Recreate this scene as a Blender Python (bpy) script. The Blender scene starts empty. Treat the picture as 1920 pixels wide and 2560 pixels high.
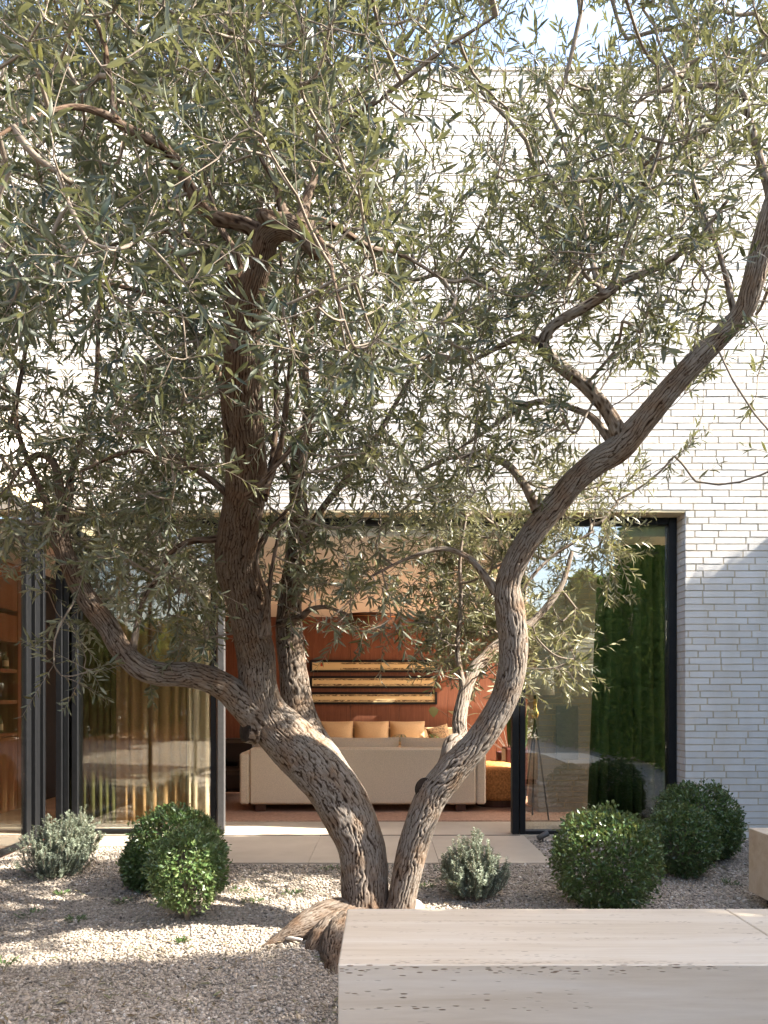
import bpy, math, random
import numpy as np
from mathutils import Vector, Matrix
R = math.radians
rng = np.random.default_rng(7)
random.seed(7)
scene = bpy.context.scene
COL = scene.collection
H = 1.35
F = 1920.0
def P(px, py, Y):
    """point at distance Y seen at photo position (1920x2560) - used to survey positions"""
    return np.array([(px - 960) / F * Y, Y, H - (py - 1743) / F * Y])

# ------------------------------------------------------------------ mesh helpers
def make_mesh(name, verts, polys, smooth=False, attrs=None):
    """polys: list of int arrays (n,k)"""
    me = bpy.data.meshes.new(name)
    verts = np.asarray(verts, dtype=np.float32)
    me.vertices.add(len(verts)); me.vertices.foreach_set('co', verts.ravel())
    polys = [np.asarray(p, dtype=np.int32) for p in polys if len(p)]
    nl = sum(p.size for p in polys); npoly = sum(len(p) for p in polys)
    me.loops.add(nl); me.polygons.add(npoly)
    me.loops.foreach_set('vertex_index', np.concatenate([p.ravel() for p in polys]))
    tot = np.concatenate([np.full(len(p), p.shape[1], dtype=np.int32) for p in polys])
    st = np.concatenate([[0], np.cumsum(tot)[:-1]]).astype(np.int32)
    me.polygons.foreach_set('loop_start', st)
    me.polygons.foreach_set('loop_total', tot)
    me.polygons.foreach_set('use_smooth', np.full(npoly, smooth, dtype=bool))
    for k, v in (attrs or {}).items():
        v = np.asarray(v, dtype=np.float32)
        if v.ndim == 1:
            a = me.attributes.new(k, 'FLOAT', 'POINT'); a.data.foreach_set('value', v)
        else:
            a = me.attributes.new(k, 'FLOAT_VECTOR', 'POINT'); a.data.foreach_set('vector', v.ravel())
    me.update(calc_edges=True); me.validate()
    return me

def link(name, me, mat=None, parent=None):
    o = bpy.data.objects.new(name, me); COL.objects.link(o)
    if mat is not None:
        me.materials.append(mat)
    if parent is not None:
        o.parent = parent
        o.matrix_parent_inverse = Matrix.Translation(parent.location).inverted() if parent.parent is None else Matrix.Identity(4)
        if parent.parent is not None or parent.type != 'EMPTY':
            w = parent_world(parent); o.matrix_parent_inverse = w.inverted()
    return o
def parent_world(o):
    m = Matrix.LocRotScale(o.location, o.rotation_euler, o.scale)
    if o.parent: m = parent_world(o.parent) @ o.matrix_parent_inverse @ m
    return m
def tag(o, label=None, cat=None, group=None, kind=None):
    if label: o['label'] = label
    if cat: o['category'] = cat
    if group: o['group'] = group
    if kind: o['kind'] = kind
    return o
def thing(name, label, cat, loc=(0, 0, 0), group=None):
    o = bpy.data.objects.new(name, None); COL.objects.link(o)
    o.location = loc; o.empty_display_size = 0.2
    return tag(o, label, cat, group)

class MB:
    def __init__(s): s.v = []; s.q = {}; s.n = 0
    def add(s, verts, *polys):
        verts = np.asarray(verts, float).reshape(-1, 3)
        for p in polys:
            p = np.asarray(p, dtype=np.int64)
            if p.size: s.q.setdefault(p.shape[1], []).append(p + s.n)
        s.v.append(verts); s.n += len(verts); return s
    def box(s, x0, x1, y0, y1, z0, z1, b=0.0):
        if b > 0:
            return s.bbox(x0, x1, y0, y1, z0, z1, b)
        v = [(x0,y0,z0),(x1,y0,z0),(x1,y1,z0),(x0,y1,z0),(x0,y0,z1),(x1,y0,z1),(x1,y1,z1),(x0,y1,z1)]
        return s.add(v, [(0,3,2,1),(4,5,6,7),(0,1,5,4),(1,2,6,5),(2,3,7,6),(3,0,4,7)])
    def bbox(s, x0, x1, y0, y1, z0, z1, b):
        """box with chamfered edges"""
        lo = np.array([x0,y0,z0]); hi = np.array([x1,y1,z1]); v = []; idx = {}
        for cx in (0,1):
            for cy in (0,1):
                for cz in (0,1):
                    for ax in range(3):
                        c = (cx,cy,cz)
                        p = np.where(np.array(c) == 0, lo, hi).astype(float)
                        for k in range(3):
                            if k != ax: p[k] += b if c[k] == 0 else -b
                        idx[(cx,cy,cz,ax)] = len(v); v.append(p)
        quads = []; tris = []
        ctr = (lo + hi) / 2
        def put(f, lst):
            pts = np.array([v[i] for i in f]); n = np.cross(pts[1]-pts[0], pts[2]-pts[0])
            if np.dot(n, pts.mean(0) - ctr) < 0: f = f[::-1]
            lst.append(f)
        for ax in range(3):
            o1, o2 = [k for k in range(3) if k != ax]
            for sgn in (0,1):
                f = []
                for (a, c) in ((0,0),(1,0),(1,1),(0,1)):
                    k = [0,0,0]; k[ax] = sgn; k[o1] = a; k[o2] = c; f.append(idx[(*k, ax)])
                put(f, quads)
            for a in (0,1):
                for c in (0,1):
                    k0 = [0,0,0]; k0[o1] = a; k0[o2] = c; k1 = list(k0); k1[ax] = 1
                    put([idx[(*k0, o1)], idx[(*k1, o1)], idx[(*k1, o2)], idx[(*k0, o2)]], quads)
        for cx in (0,1):
            for cy in (0,1):
                for cz in (0,1): put([idx[(cx,cy,cz,a)] for a in range(3)], tris)
        return s.add(v, quads, tris)
    def lathe(s, prof, c, seg=24, axis='z', lump=0):
        """prof: list of (r, z)"""
        n = len(prof); v = []
        for (r, z) in prof:
            for k in range(seg):
                a = 2*math.pi*k/seg
                v.append((c[0]+r*math.cos(a), c[1]+r*math.sin(a), c[2]+z))
        q = [(i*seg+k, i*seg+(k+1)%seg, (i+1)*seg+(k+1)%seg, (i+1)*seg+k) for i in range(n-1) for k in range(seg)]
        return s.add(v, q)
    def tube(s, pts, r, seg=8):
        pts = np.asarray(pts, float); rr = np.full(len(pts), r) if np.isscalar(r) else np.asarray(r, float)
        T = np.gradient(pts, axis=0); T /= np.linalg.norm(T, axis=1)[:, None] + 1e-12
        up = np.array([0, 0, 1.0]) if abs(T[0][2]) < .9 else np.array([1.0, 0, 0])
        N = np.cross(T[0], up); N /= np.linalg.norm(N); v = []
        for i in range(len(pts)):
            N = N - T[i]*np.dot(N, T[i]); N /= np.linalg.norm(N) + 1e-12; B = np.cross(T[i], N)
            for k in range(seg):
                a = 2*math.pi*k/seg; v.append(pts[i] + rr[i]*(math.cos(a)*N + math.sin(a)*B))
        n = len(pts)
        q = [(i*seg+k, i*seg+(k+1)%seg, (i+1)*seg+(k+1)%seg, (i+1)*seg+k) for i in range(n-1) for k in range(seg)]
        s.add(v, q); b0 = s.n - len(v)
        s.add([pts[0], pts[-1]]); c0 = s.n - 2
        t = [(c0-0, b0+(k+1)%seg, b0+k) for k in range(seg)] + [(c0+1, b0+(n-1)*seg+k, b0+(n-1)*seg+(k+1)%seg) for k in range(seg)]
        s.q.setdefault(3, []).append(np.array(t)); return s
    def build(s, name, mat, parent=None, smooth=False, attrs=None):
        me = make_mesh(name, np.concatenate(s.v), [np.concatenate(p) for p in s.q.values()], smooth, attrs)
        return link(name, me, mat, parent)

def vnoise(p, seed=0):
    p = np.asarray(p, float); i = np.floor(p).astype(np.int64); f = p - i; f = f*f*(3-2*f)
    def h(a, b, c):
        n = (a*374761393 + b*668265263 + c*2147483647 + seed*1274126177) & 0xFFFFFFFF
        n = ((n ^ (n >> 13)) * 1274126177) & 0xFFFFFFFF
        n = ((n ^ (n >> 16)) * 2246822519) & 0xFFFFFFFF
        return ((n ^ (n >> 15)) & 0xFFFFFF) / float(0xFFFFFF)
    x, y, z = i[..., 0], i[..., 1], i[..., 2]; fx, fy, fz = f[..., 0], f[..., 1], f[..., 2]
    l = lambda a, b, t: a + (b-a)*t
    return l(l(l(h(x,y,z),h(x+1,y,z),fx), l(h(x,y+1,z),h(x+1,y+1,z),fx), fy),
             l(l(h(x,y,z+1),h(x+1,y,z+1),fx), l(h(x,y+1,z+1),h(x+1,y+1,z+1),fx), fy), fz)
def fbm(p, seed=0, o=3):
    p = np.asarray(p, float); t = 0; a = 1; s = 0
    for k in range(o): t = t + a*vnoise(p*2**k, seed+k); s += a; a *= .5
    return t/s
def unit(v): return v/(np.linalg.norm(v, axis=-1, keepdims=True)+1e-12)

# ------------------------------------------------------------------ leaves
def leaf_mesh(pos, d, n, L, W, fold=.25, curl=.12, rnd=None, detail=True):
    """one curved, folded blade per row; returns verts, tris, quads, rnd"""
    m = len(pos); d = unit(d); s = unit(np.cross(d, n)); n = np.cross(s, d)
    L = np.broadcast_to(L, (m,)); W = np.broadcast_to(W, (m,))
    if detail:
        t = np.array([0, .22, .22, .22, .52, .52, .52, .8, .8, .8, 1.0])
        u = np.array([0, -.7, 0, .7, -1, 0, 1, -.66, 0, .66, 0.])
        tris = np.array([(0,1,2),(0,2,3),(7,10,8),(8,10,9)]); tris = tris[:, ::-1]
        quads = np.array([(1,4,5,2),(2,5,6,3),(4,7,8,5),(5,8,9,6)])[:, ::-1]
    else:
        t = np.array([0, .5, .5, 1.0]); u = np.array([0, -1, 1, 0.])
        tris = np.array([(0,3,1),(0,2,3)]); quads = np.zeros((0,4), int)
    c = np.broadcast_to(curl, (m,))[:, None]
    zz = np.abs(u)[None]*W[:, None]*.5*fold - c*L[:, None]*t[None]**2
    v = pos[:, None] + d[:, None]*(t[None]*L[:, None])[..., None] + s[:, None]*(u[None]*W[:, None]*.5)[..., None] + n[:, None]*zz[..., None]
    k = len(t); off = (np.arange(m)*k)[:, None, None]
    T = (tris[None]+off).reshape(-1, 3); Q = (quads[None]+off).reshape(-1, 4) if len(quads) else np.zeros((0,4), int)
    if rnd is None: rnd = rng.random(m)
    return v.reshape(-1, 3), T, Q, np.repeat(rnd, k)

# ------------------------------------------------------------------ materials
def newmat(name):
    m = bpy.data.materials.new(name); m.use_nodes = True
    nt = m.node_tree; nt.nodes.clear()
    out = nt.nodes.new('ShaderNodeOutputMaterial')
    return m, nt, out
def N(nt, typ, **kw):
    n = nt.nodes.new(typ)
    for k, v in kw.items():
        if k.startswith('i_'):
            key = k[2:]; key = int(key) if key.isdigit() else key.replace('_', ' ')
            n.inputs[key].default_value = v
        else: setattr(n, k, v)
    return n
def ramp(nt, fac, stops, interp='LINEAR'):
    r = nt.nodes.new('ShaderNodeValToRGB'); r.color_ramp.interpolation = interp
    e = r.color_ramp.elements
    while len(e) < len(stops): e.new(.5)
    for k, (p, c) in enumerate(stops): e[k].position = p; e[k].color = (*c, 1) if len(c) == 3 else c
    nt.links.new(fac, r.inputs[0]); return r
def mixc(nt, f, a, b, mode='MIX'):
    m = nt.nodes.new('ShaderNodeMix'); m.data_type = 'RGBA'; m.blend_type = mode
    for inp, val in ((m.inputs[0], f), (m.inputs[6], a), (m.inputs[7], b)):
        if hasattr(val, 'is_linked') or hasattr(val, 'links'): nt.links.new(val, inp)
        else: inp.default_value = val if not isinstance(val, tuple) else ((*val, 1) if len(val) == 3 else val)
    return m.outputs[2]
def coords(nt, scale=(1, 1, 1), attr=None):
    mp = N(nt, 'ShaderNodeMapping'); mp.inputs['Scale'].default_value = scale
    if attr: nt.links.new(N(nt, 'ShaderNodeAttribute', attribute_name=attr).outputs['Vector'], mp.inputs[0])
    else: nt.links.new(N(nt, 'ShaderNodeTexCoord').outputs['Object'], mp.inputs[0])
    return mp.outputs[0]
def noise(nt, vec, scale, detail=4, rough=.55, dist=0):
    n = N(nt, 'ShaderNodeTexNoise'); n.inputs['Scale'].default_value = scale; n.inputs['Detail'].default_value = detail
    n.inputs['Roughness'].default_value = rough; n.inputs['Distortion'].default_value = dist
    nt.links.new(vec, n.inputs['Vector']); return n.outputs[0]
def bump(nt, h, strength, dist=.01, normal=None):
    b = N(nt, 'ShaderNodeBump'); b.inputs['Strength'].default_value = strength; b.inputs['Distance'].default_value = dist
    nt.links.new(h, b.inputs['Height'])
    if normal is not None: nt.links.new(normal, b.inputs['Normal'])
    return b.outputs[0]
def principled(nt, out, color, rough=.6, spec=.5, metal=0, normal=None):
    b = N(nt, 'ShaderNodeBsdfPrincipled')
    if isinstance(color, tuple): b.inputs['Base Color'].default_value = (*color, 1)
    else: nt.links.new(color, b.inputs['Base Color'])
    if isinstance(rough, (int, float)): b.inputs['Roughness'].default_value = rough
    else: nt.links.new(rough, b.inputs['Roughness'])
    b.inputs['Specular IOR Level'].default_value = spec; b.inputs['Metallic'].default_value = metal
    if normal is not None: nt.links.new(normal, b.inputs['Normal'])
    nt.links.new(b.outputs[0], out.inputs[0]); return b
def simple(name, color, rough=.6, spec=.4, metal=0, var=.12, nscale=6, bmp=0, bscale=60, bdist=.004):
    m, nt, out = newmat(name); v = coords(nt)
    n = noise(nt, v, nscale, 5)
    lo = tuple(c*(1-var) for c in color); hi = tuple(min(1, c*(1+var)) for c in color)
    r = ramp(nt, n, [(.3, lo), (.7, hi)])
    nm = bump(nt, noise(nt, v, bscale, 5), bmp, bdist) if bmp else None
    principled(nt, out, r.outputs[0], rough, spec, metal, nm); return m

def leaf_material(name, top, under, transl=.25, rough=.42, spec=.5, young=None):
    m, nt, out = newmat(name)
    a = N(nt, 'ShaderNodeAttribute', attribute_name='rnd').outputs['Fac']
    t = ramp(nt, a, top); u = ramp(nt, a, under)
    g = N(nt, 'ShaderNodeNewGeometry')
    c = mixc(nt, g.outputs['Backfacing'], t.outputs[0], u.outputs[0])
    b = N(nt, 'ShaderNodeBsdfPrincipled'); nt.links.new(c, b.inputs['Base Color'])
    b.inputs['Roughness'].default_value = rough; b.inputs['Specular IOR Level'].default_value = spec
    tr = N(nt, 'ShaderNodeBsdfTranslucent')
    tc = mixc(nt, .6, c, (.28, .275, .08)); nt.links.new(tc, tr.inputs[0])
    mx = N(nt, 'ShaderNodeMixShader'); mx.inputs[0].default_value = transl
    nt.links.new(b.outputs[0], mx.inputs[1]); nt.links.new(tr.outputs[0], mx.inputs[2])
    nt.links.new(mx.outputs[0], out.inputs[0]); return m

M = {}
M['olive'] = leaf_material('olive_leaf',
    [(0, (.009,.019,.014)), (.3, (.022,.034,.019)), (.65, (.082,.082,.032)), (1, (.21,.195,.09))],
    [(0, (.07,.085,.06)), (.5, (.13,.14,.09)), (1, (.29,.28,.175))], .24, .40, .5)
M['box'] = leaf_material('boxwood_leaf',
    [(0, (.030,.070,.020)), (.6, (.065,.125,.034)), (1, (.14,.21,.06))],
    [(0, (.07,.11,.04)), (1, (.13,.17,.07))], .25, .33, .6)
M['box_sunlit'] = leaf_material('sunlit_box_leaf',  # box leaf lightened, standing in for sunlight on the front ball
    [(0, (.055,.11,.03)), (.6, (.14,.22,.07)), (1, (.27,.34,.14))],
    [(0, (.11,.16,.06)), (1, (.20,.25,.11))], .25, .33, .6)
M['rosemary'] = leaf_material('rosemary_leaf',
    [(0, (.15,.185,.125)), (.6, (.27,.31,.225)), (1, (.40,.44,.34))],
    [(0, (.17,.20,.15)), (1, (.26,.29,.22))], .2, .5, .4)
M['hedge'] = leaf_material('hedge_leaf',
    [(0, (.07,.15,.025)), (.6, (.16,.28,.05)), (1, (.28,.38,.09))],
    [(0, (.14,.23,.05)), (1, (.26,.34,.09))], .5, .45, .4)
M['litter'] = leaf_material('dry_leaf', [(0, (.09,.06,.035)), (.5, (.20,.15,.09)), (.8, (.12,.13,.06)), (1, (.34,.28,.19))],
    [(0, (.16,.13,.09)), (1, (.30,.26,.19))], .1, .6, .3)
M['house_leaf'] = leaf_material('houseplant_leaf',
    [(0, (.02,.06,.02)), (1, (.05,.12,.03))], [(0, (.04,.09,.03)), (1, (.07,.13,.05))], .2, .4, .4)

def bark_mat():
    m, nt, out = newmat('olive_bark')
    v = coords(nt, (1, 1, 1), 'bark'); vs = coords(nt, (1, 1, .15), 'bark')
    h = N(nt, 'ShaderNodeAttribute', attribute_name='h').outputs['Fac']
    big = noise(nt, v, 9, 4)
    fine = noise(nt, vs, 120, 6, .68)
    fis = noise(nt, vs, 150, 3, .55, .3)
    base = ramp(nt, fine, [(.25, (.125,.10,.08)), (.5, (.22,.185,.15)), (.75, (.35,.31,.265))])
    warm = ramp(nt, big, [(.44, (1, 1, 1)), (.68, (.86, .70, .57))])
    c = mixc(nt, 1.0, base.outputs[0], warm.outputs[0], 'MULTIPLY')
    crack = ramp(nt, h, [(.22, (.13,.10,.08)), (.55, (.55,.48,.42)), (.80, (1, 1, 1))])
    c = mixc(nt, 1.0, c, crack.outputs[0], 'MULTIPLY')
    painted_shade = ramp(nt, N(nt, 'ShaderNodeAttribute', attribute_name='painted_shade').outputs['Fac'], [(0, (1, 1, 1)), (1, (.48, .40, .345))])
    c = mixc(nt, 1.0, c, painted_shade.outputs[0], 'MULTIPLY')
    n1 = bump(nt, fis, .5, .006); n2 = bump(nt, fine, .7, .004, n1)
    principled(nt, out, c, .9, .15, 0, n2); return m
M['bark'] = bark_mat()
M['twig'] = simple('olive_twig', (.21,.17,.13), .8, .2, var=.3, nscale=9)
M['cut'] = simple('pruning_cut_wood', (.035,.026,.02), .9, .1, var=.4, nscale=30, bmp=.6, bscale=80)

def brick_mat(name, a, b):
    m, nt, out = newmat(name)
    v = coords(nt); at = N(nt, 'ShaderNodeAttribute', attribute_name='rnd').outputs['Fac']
    col = ramp(nt, at, [(0, a), (1, b)])
    st = ramp(nt, noise(nt, coords(nt, (2.2, 2.2, .5)), 1.6, 5, .62), [(.40, (1,1,1)), (.72, (.90,.87,.82))])
    c = mixc(nt, 1.0, col.outputs[0], st.outputs[0], 'MULTIPLY')
    n1 = bump(nt, noise(nt, coords(nt, (1,1,2.2)), 55, 5, .6), .45, .006)
    principled(nt, out, c, .75, .25, 0, n1); return m
M['brick'] = brick_mat('white_brick', (.68,.655,.62), (.76,.74,.71))
M['brick_shaded'] = brick_mat('shaded_white_brick', (.40,.395,.38), (.47,.465,.45))  # white brick darkened, interior shade put into the colour
M['mortar'] = simple('cream_mortar', (.58,.49,.36), .9, .1, var=.12, nscale=14)
M['cream'] = simple('cream_plaster', (.74,.62,.40), .8, .2, var=.04, nscale=3)
M['ceiling'] = simple('ceiling_plaster', (.86,.83,.73), .85, .2, var=.03, nscale=2)
M['frame'] = simple('black_steel', (.009,.0095,.0105), .45, .25, var=.2, nscale=20)
M['frame2'] = simple('bronze_steel', (.10,.097,.095), .38, .5, .25, var=.15, nscale=20)

def travertine():
    m, nt, out = newmat('travertine')
    v = coords(nt, (.35, 1, 6)); v2 = coords(nt, (.35, 6, 6))
    big = noise(nt, v2, 2.2, 6, .6, .4); fine = noise(nt, coords(nt, (1.2, 16, 16)), 4, 6, .65)
    c = ramp(nt, big, [(.28, (.55,.445,.325)), (.5, (.63,.535,.42)), (.72, (.68,.605,.505))])
    f = ramp(nt, fine, [(.3, (.93,.905,.875)), (.65, (1.02,1.015,1.0))])
    c = mixc(nt, 1, c.outputs[0], f.outputs[0], 'MULTIPLY')
    def pits(scale, lo, hi, vec, b0, b1, bs):
        vo = N(nt, 'ShaderNodeTexVoronoi'); vo.inputs['Scale'].default_value = scale; nt.links.new(coords(nt, vec), vo.inputs['Vector'])
        pit = ramp(nt, vo.outputs['Distance'], [(lo, (1,1,1)), (hi, (0,0,0))])
        band = ramp(nt, noise(nt, coords(nt, (.6, bs, bs)), 1.7, 4, .6), [(b0, (0,0,0)), (b1, (1,1,1))])
        return mixc(nt, 1, pit.outputs[0], band.outputs[0], 'MULTIPLY')
    pm = mixc(nt, 1, pits(34, .15, .23, (.5, 2.6, 2.6), .56, .62, 6), pits(52, .17, .27, (.5, 2.6, 2.6), .55, .64, 12), 'ADD')
    c = mixc(nt, pm, c, (.23,.16,.10))
    inv = N(nt, 'ShaderNodeMath', operation='MULTIPLY'); nt.links.new(pm, inv.inputs[0]); inv.inputs[1].default_value = -1
    principled(nt, out, c, .5, .35, 0, bump(nt, inv.outputs[0], .6, .006)); return m
M['travertine'] = travertine()

def patio_mat():
    m, nt, out = newmat('limestone_paving')
    v = coords(nt); n = noise(nt, v, 2.2, 6, .6); c = ramp(nt, n, [(.3, (.39,.33,.255)), (.7, (.48,.415,.33))])
    principled(nt, out, c.outputs[0], .55, .3, 0, bump(nt, noise(nt, v, 90, 4), .1, .002)); return m
M['patio'] = patio_mat()

def gravel_ground():
    m, nt, out = newmat('gravel_bed')
    v = coords(nt)
    vo = N(nt, 'ShaderNodeTexVoronoi'); vo.inputs['Scale'].default_value = 70; nt.links.new(v, vo.inputs['Vector'])
    g = ramp(nt, vo.outputs['Color'], [(0, (.24,.20,.16)), (.5, (.42,.37,.31)), (1, (.58,.54,.48))])
    big = ramp(nt, noise(nt, v, 1.3, 4), [(.35, (.8,.76,.7)), (.7, (1.02,1,.98))])
    c = mixc(nt, 1, g.outputs[0], big.outputs[0], 'MULTIPLY')
    inv = N(nt, 'ShaderNodeMath', operation='SUBTRACT'); inv.inputs[0].default_value = 1; nt.links.new(vo.outputs['Distance'], inv.inputs[1])
    principled(nt, out, c, .9, .2, 0, bump(nt, inv.outputs[0], 1, .012)); return m
M['ground'] = gravel_ground()
def pebble_mat():
    m, nt, out = newmat('gravel_pebble')
    a = N(nt, 'ShaderNodeAttribute', attribute_name='rnd').outputs['Fac']
    c = ramp(nt, a, [(0, (.10,.085,.07)), (.2, (.22,.185,.15)), (.5, (.36,.305,.245)), (.8, (.46,.405,.34)), (1, (.62,.58,.52))])
    n = ramp(nt, noise(nt, coords(nt), 160, 3), [(.3, (.82,.8,.78)), (.7, (1,1,1))])
    principled(nt, out, mixc(nt, 1, c.outputs[0], n.outputs[0], 'MULTIPLY'), .8, .25); return m
M['pebble'] = pebble_mat()

def wood_mat(name, a, b, panel=None, rough=.45, along='z'):
    m, nt, out = newmat(name)
    sc = {'z': (9, 9, .35), 'x': (.35, 9, 9), 'y': (9, .35, 9)}[along]
    g = noise(nt, coords(nt, sc), 5, 6, .65, .5); f = noise(nt, coords(nt, tuple(k*3 for k in sc)), 9, 4, .6)
    c = ramp(nt, g, [(.25, a), (.75, b)]); c2 = ramp(nt, f, [(.35, (.8,.8,.8)), (.65, (1.06,1.06,1.06))])
    principled(nt, out, mixc(nt, 1, c.outputs[0], c2.outputs[0], 'MULTIPLY'), rough, .35); return m
M['panel'] = wood_mat('red_wood_panel', (.135,.050,.028), (.25,.098,.053))
M['darkwood'] = wood_mat('dark_wood', (.06,.022,.012), (.12,.045,.022))
M['cabwood'] = wood_mat('cabinet_wood', (.20,.06,.025), (.34,.12,.05))
M['black'] = simple('dark_interior', (.012,.012,.013), .5, .3)
def fabric(name, color, var=.1, scale=220, transl=0, stretch=(1, 1, 3), rough=.9):
    m, nt, out = newmat(name)
    w = noise(nt, coords(nt, stretch), scale*.35, 3, .6); lo = tuple(c*(1-var*2) for c in color); hi = tuple(min(1, c*(1+var)) for c in color)
    c = ramp(nt, w, [(.3, lo), (.7, hi)])
    b = principled(nt, out, c.outputs[0], rough, .1, 0, bump(nt, w, .3, .003))
    if transl:
        t = N(nt, 'ShaderNodeBsdfTranslucent'); nt.links.new(c.outputs[0], t.inputs[0])
        mx = N(nt, 'ShaderNodeMixShader'); mx.inputs[0].default_value = transl
        nt.links.new(b.outputs[0], mx.inputs[1]); nt.links.new(t.outputs[0], mx.inputs[2]); nt.links.new(mx.outputs[0], out.inputs[0])
    return m
M['linen'] = fabric('sofa_linen', (.72,.60,.45), .12)
M['linen2'] = fabric('tan_cushion_linen', (.50,.35,.20), .12)
M['curtain_gold'] = fabric('ochre_curtain_linen', (.36,.225,.105), .14, 160, .18)
M['curtain_olive'] = fabric('olive_curtain', (.085,.085,.03), .15, 160, .2)
M['curtain_pale'] = fabric('pale_curtain_linen', (.68,.58,.40), .1, 160, .35)
M['curtain_green'] = fabric('dark_green_curtain', (.032,.055,.020), .2, 160, .1)
M['boucle'] = fabric('orange_boucle', (.55,.25,.085), .25, 120, 0, (1,1,1))
M['leather'] = simple('dark_brown_leather', (.035,.022,.015), .45, .4)
M['rug'] = fabric('terracotta_rug', (.42,.255,.18), .15, 120, 0, (1,1,1))
M['floor_in'] = simple('terracotta_floor', (.43,.30,.20), .5, .3, var=.2, nscale=3)
M['shade'] = fabric('lamp_shade_linen', (.86,.84,.76), .03, 160, .45)
M['brass'] = simple('brass', (.72,.50,.16), .25, .5, 1, var=.08)
M['planter'] = simple('wine_red_planter', (.075,.02,.015), .35, .4)
M['stone'] = simple('pale_stone', (.62,.56,.48), .85, .2, var=.15, nscale=30, bmp=.4, bscale=60)
M['leopard'] = simple('spotted_cushion', (.12,.07,.035), .9, .1, var=.9, nscale=40)
def art_mat():
    m, nt, out = newmat('scroll_print')
    tc = N(nt, 'ShaderNodeTexCoord'); sep = N(nt, 'ShaderNodeSeparateXYZ'); nt.links.new(tc.outputs['Object'], sep.inputs[0])
    at = N(nt, 'ShaderNodeAttribute', attribute_name='rnd').outputs['Fac']
    n = noise(nt, coords(nt, (1, 1, 4)), 14, 6, .7); n2 = noise(nt, coords(nt, (1, 1, .2)), 3.5, 2)
    dark = N(nt, 'ShaderNodeMath', operation='GREATER_THAN'); nt.links.new(n, dark.inputs[0]); dark.inputs[1].default_value = .46
    both = N(nt, 'ShaderNodeMath', operation='MULTIPLY'); nt.links.new(dark.outputs[0], both.inputs[0]); nt.links.new(at, both.inputs[1])
    m2 = N(nt, 'ShaderNodeMath', operation='MULTIPLY'); nt.links.new(both.outputs[0], m2.inputs[0]); nt.links.new(ramp(nt, n2, [(.35, (.35,.35,.35)), (.6, (1,1,1))]).outputs[0], m2.inputs[1])
    c = mixc(nt, m2.outputs[0], (.66,.52,.28), (.09,.055,.03))
    principled(nt, out, c, .6, .3); return m
M['art'] = art_mat()
M['seal'] = simple('red_seal_ink', (.45,.08,.04), .7, .2)
def glass_mat(name, tint, base):
    m, nt, out = newmat(name)
    lw = N(nt, 'ShaderNodeLayerWeight'); lw.inputs[0].default_value = .5
    pw = N(nt, 'ShaderNodeMath', operation='POWER'); nt.links.new(lw.outputs['Facing'], pw.inputs[0]); pw.inputs[1].default_value = 4
    ma = N(nt, 'ShaderNodeMath', operation='MULTIPLY_ADD'); nt.links.new(pw.outputs[0], ma.inputs[0]); ma.inputs[1].default_value = 1-base; ma.inputs[2].default_value = base
    t = N(nt, 'ShaderNodeBsdfTransparent'); t.inputs[0].default_value = (*tint, 1)
    g = N(nt, 'ShaderNodeBsdfGlossy'); g.inputs['Roughness'].default_value = .004; g.inputs[0].default_value = (.96,.98,.97,1)
    mx = N(nt, 'ShaderNodeMixShader'); nt.links.new(ma.outputs[0], mx.inputs[0]); nt.links.new(t.outputs[0], mx.inputs[1]); nt.links.new(g.outputs[0], mx.inputs[2])
    nt.links.new(mx.outputs[0], out.inputs[0]); return m
M['glass'] = glass_mat('window_glass', (.94,.94,.90), .14)
M['glass_coated'] = glass_mat('coated_window_glass', (.93,.94,.90), .20)
M['bottle'] = simple('bottle_glass', (.10,.13,.05), .15, .6, var=.6, nscale=5)
M['clear'] = glass_mat('drinking_glass', (.9,.92,.9), .15)
M['paper'] = simple('bottle_label_paper', (.65,.55,.35), .7, .2)

# ------------------------------------------------------------------ ground, gravel, paving
YW, YG = 7.35, 7.60          # brick face, glazing line
def gheight(x, y):
    p = np.stack([np.asarray(x)*.8, np.asarray(y)*.8, np.zeros_like(np.asarray(x, float))], -1)
    q = p*3.1
    h = (fbm(p, 3)-.5)*.075 + (fbm(q, 9)-.5)*.03
    fade = np.clip((6.1-np.asarray(y))/.5, 0, 1)*np.clip((np.asarray(y)+3)/2, 0, 1)
    near = np.exp(-((np.asarray(x)+.15)**2+(np.asarray(y)-4.35)**2)/.35)*.04
    return h*fade - .012 + near*fade
def ground():
    xs = np.unique(np.concatenate([[-300, -80, -30, -12], np.arange(-7, 7.01, .06), [12, 30, 80, 300]]))
    ys = np.unique(np.concatenate([[-300, -80, -30, -12], np.arange(-3, 7.31, .06), [8, 15.4, 30, 80, 300]]))
    X, Y = np.meshgrid(xs, ys); Z = gheight(X, Y)
    Z = np.where((Y > 7.2) | (np.abs(X) > 7.2) | (Y < -3), -.02, Z)
    n, m = X.shape; i = np.arange(n*m).reshape(n, m)
    q = np.stack([i[:-1, :-1], i[:-1, 1:], i[1:, 1:], i[1:, :-1]], -1).reshape(-1, 4)
    me = make_mesh('ground', np.stack([X, Y, Z], -1).reshape(-1, 3), [q], True)
    tag(link('ground', me, M['ground']), kind='structure')
ground()

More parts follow.
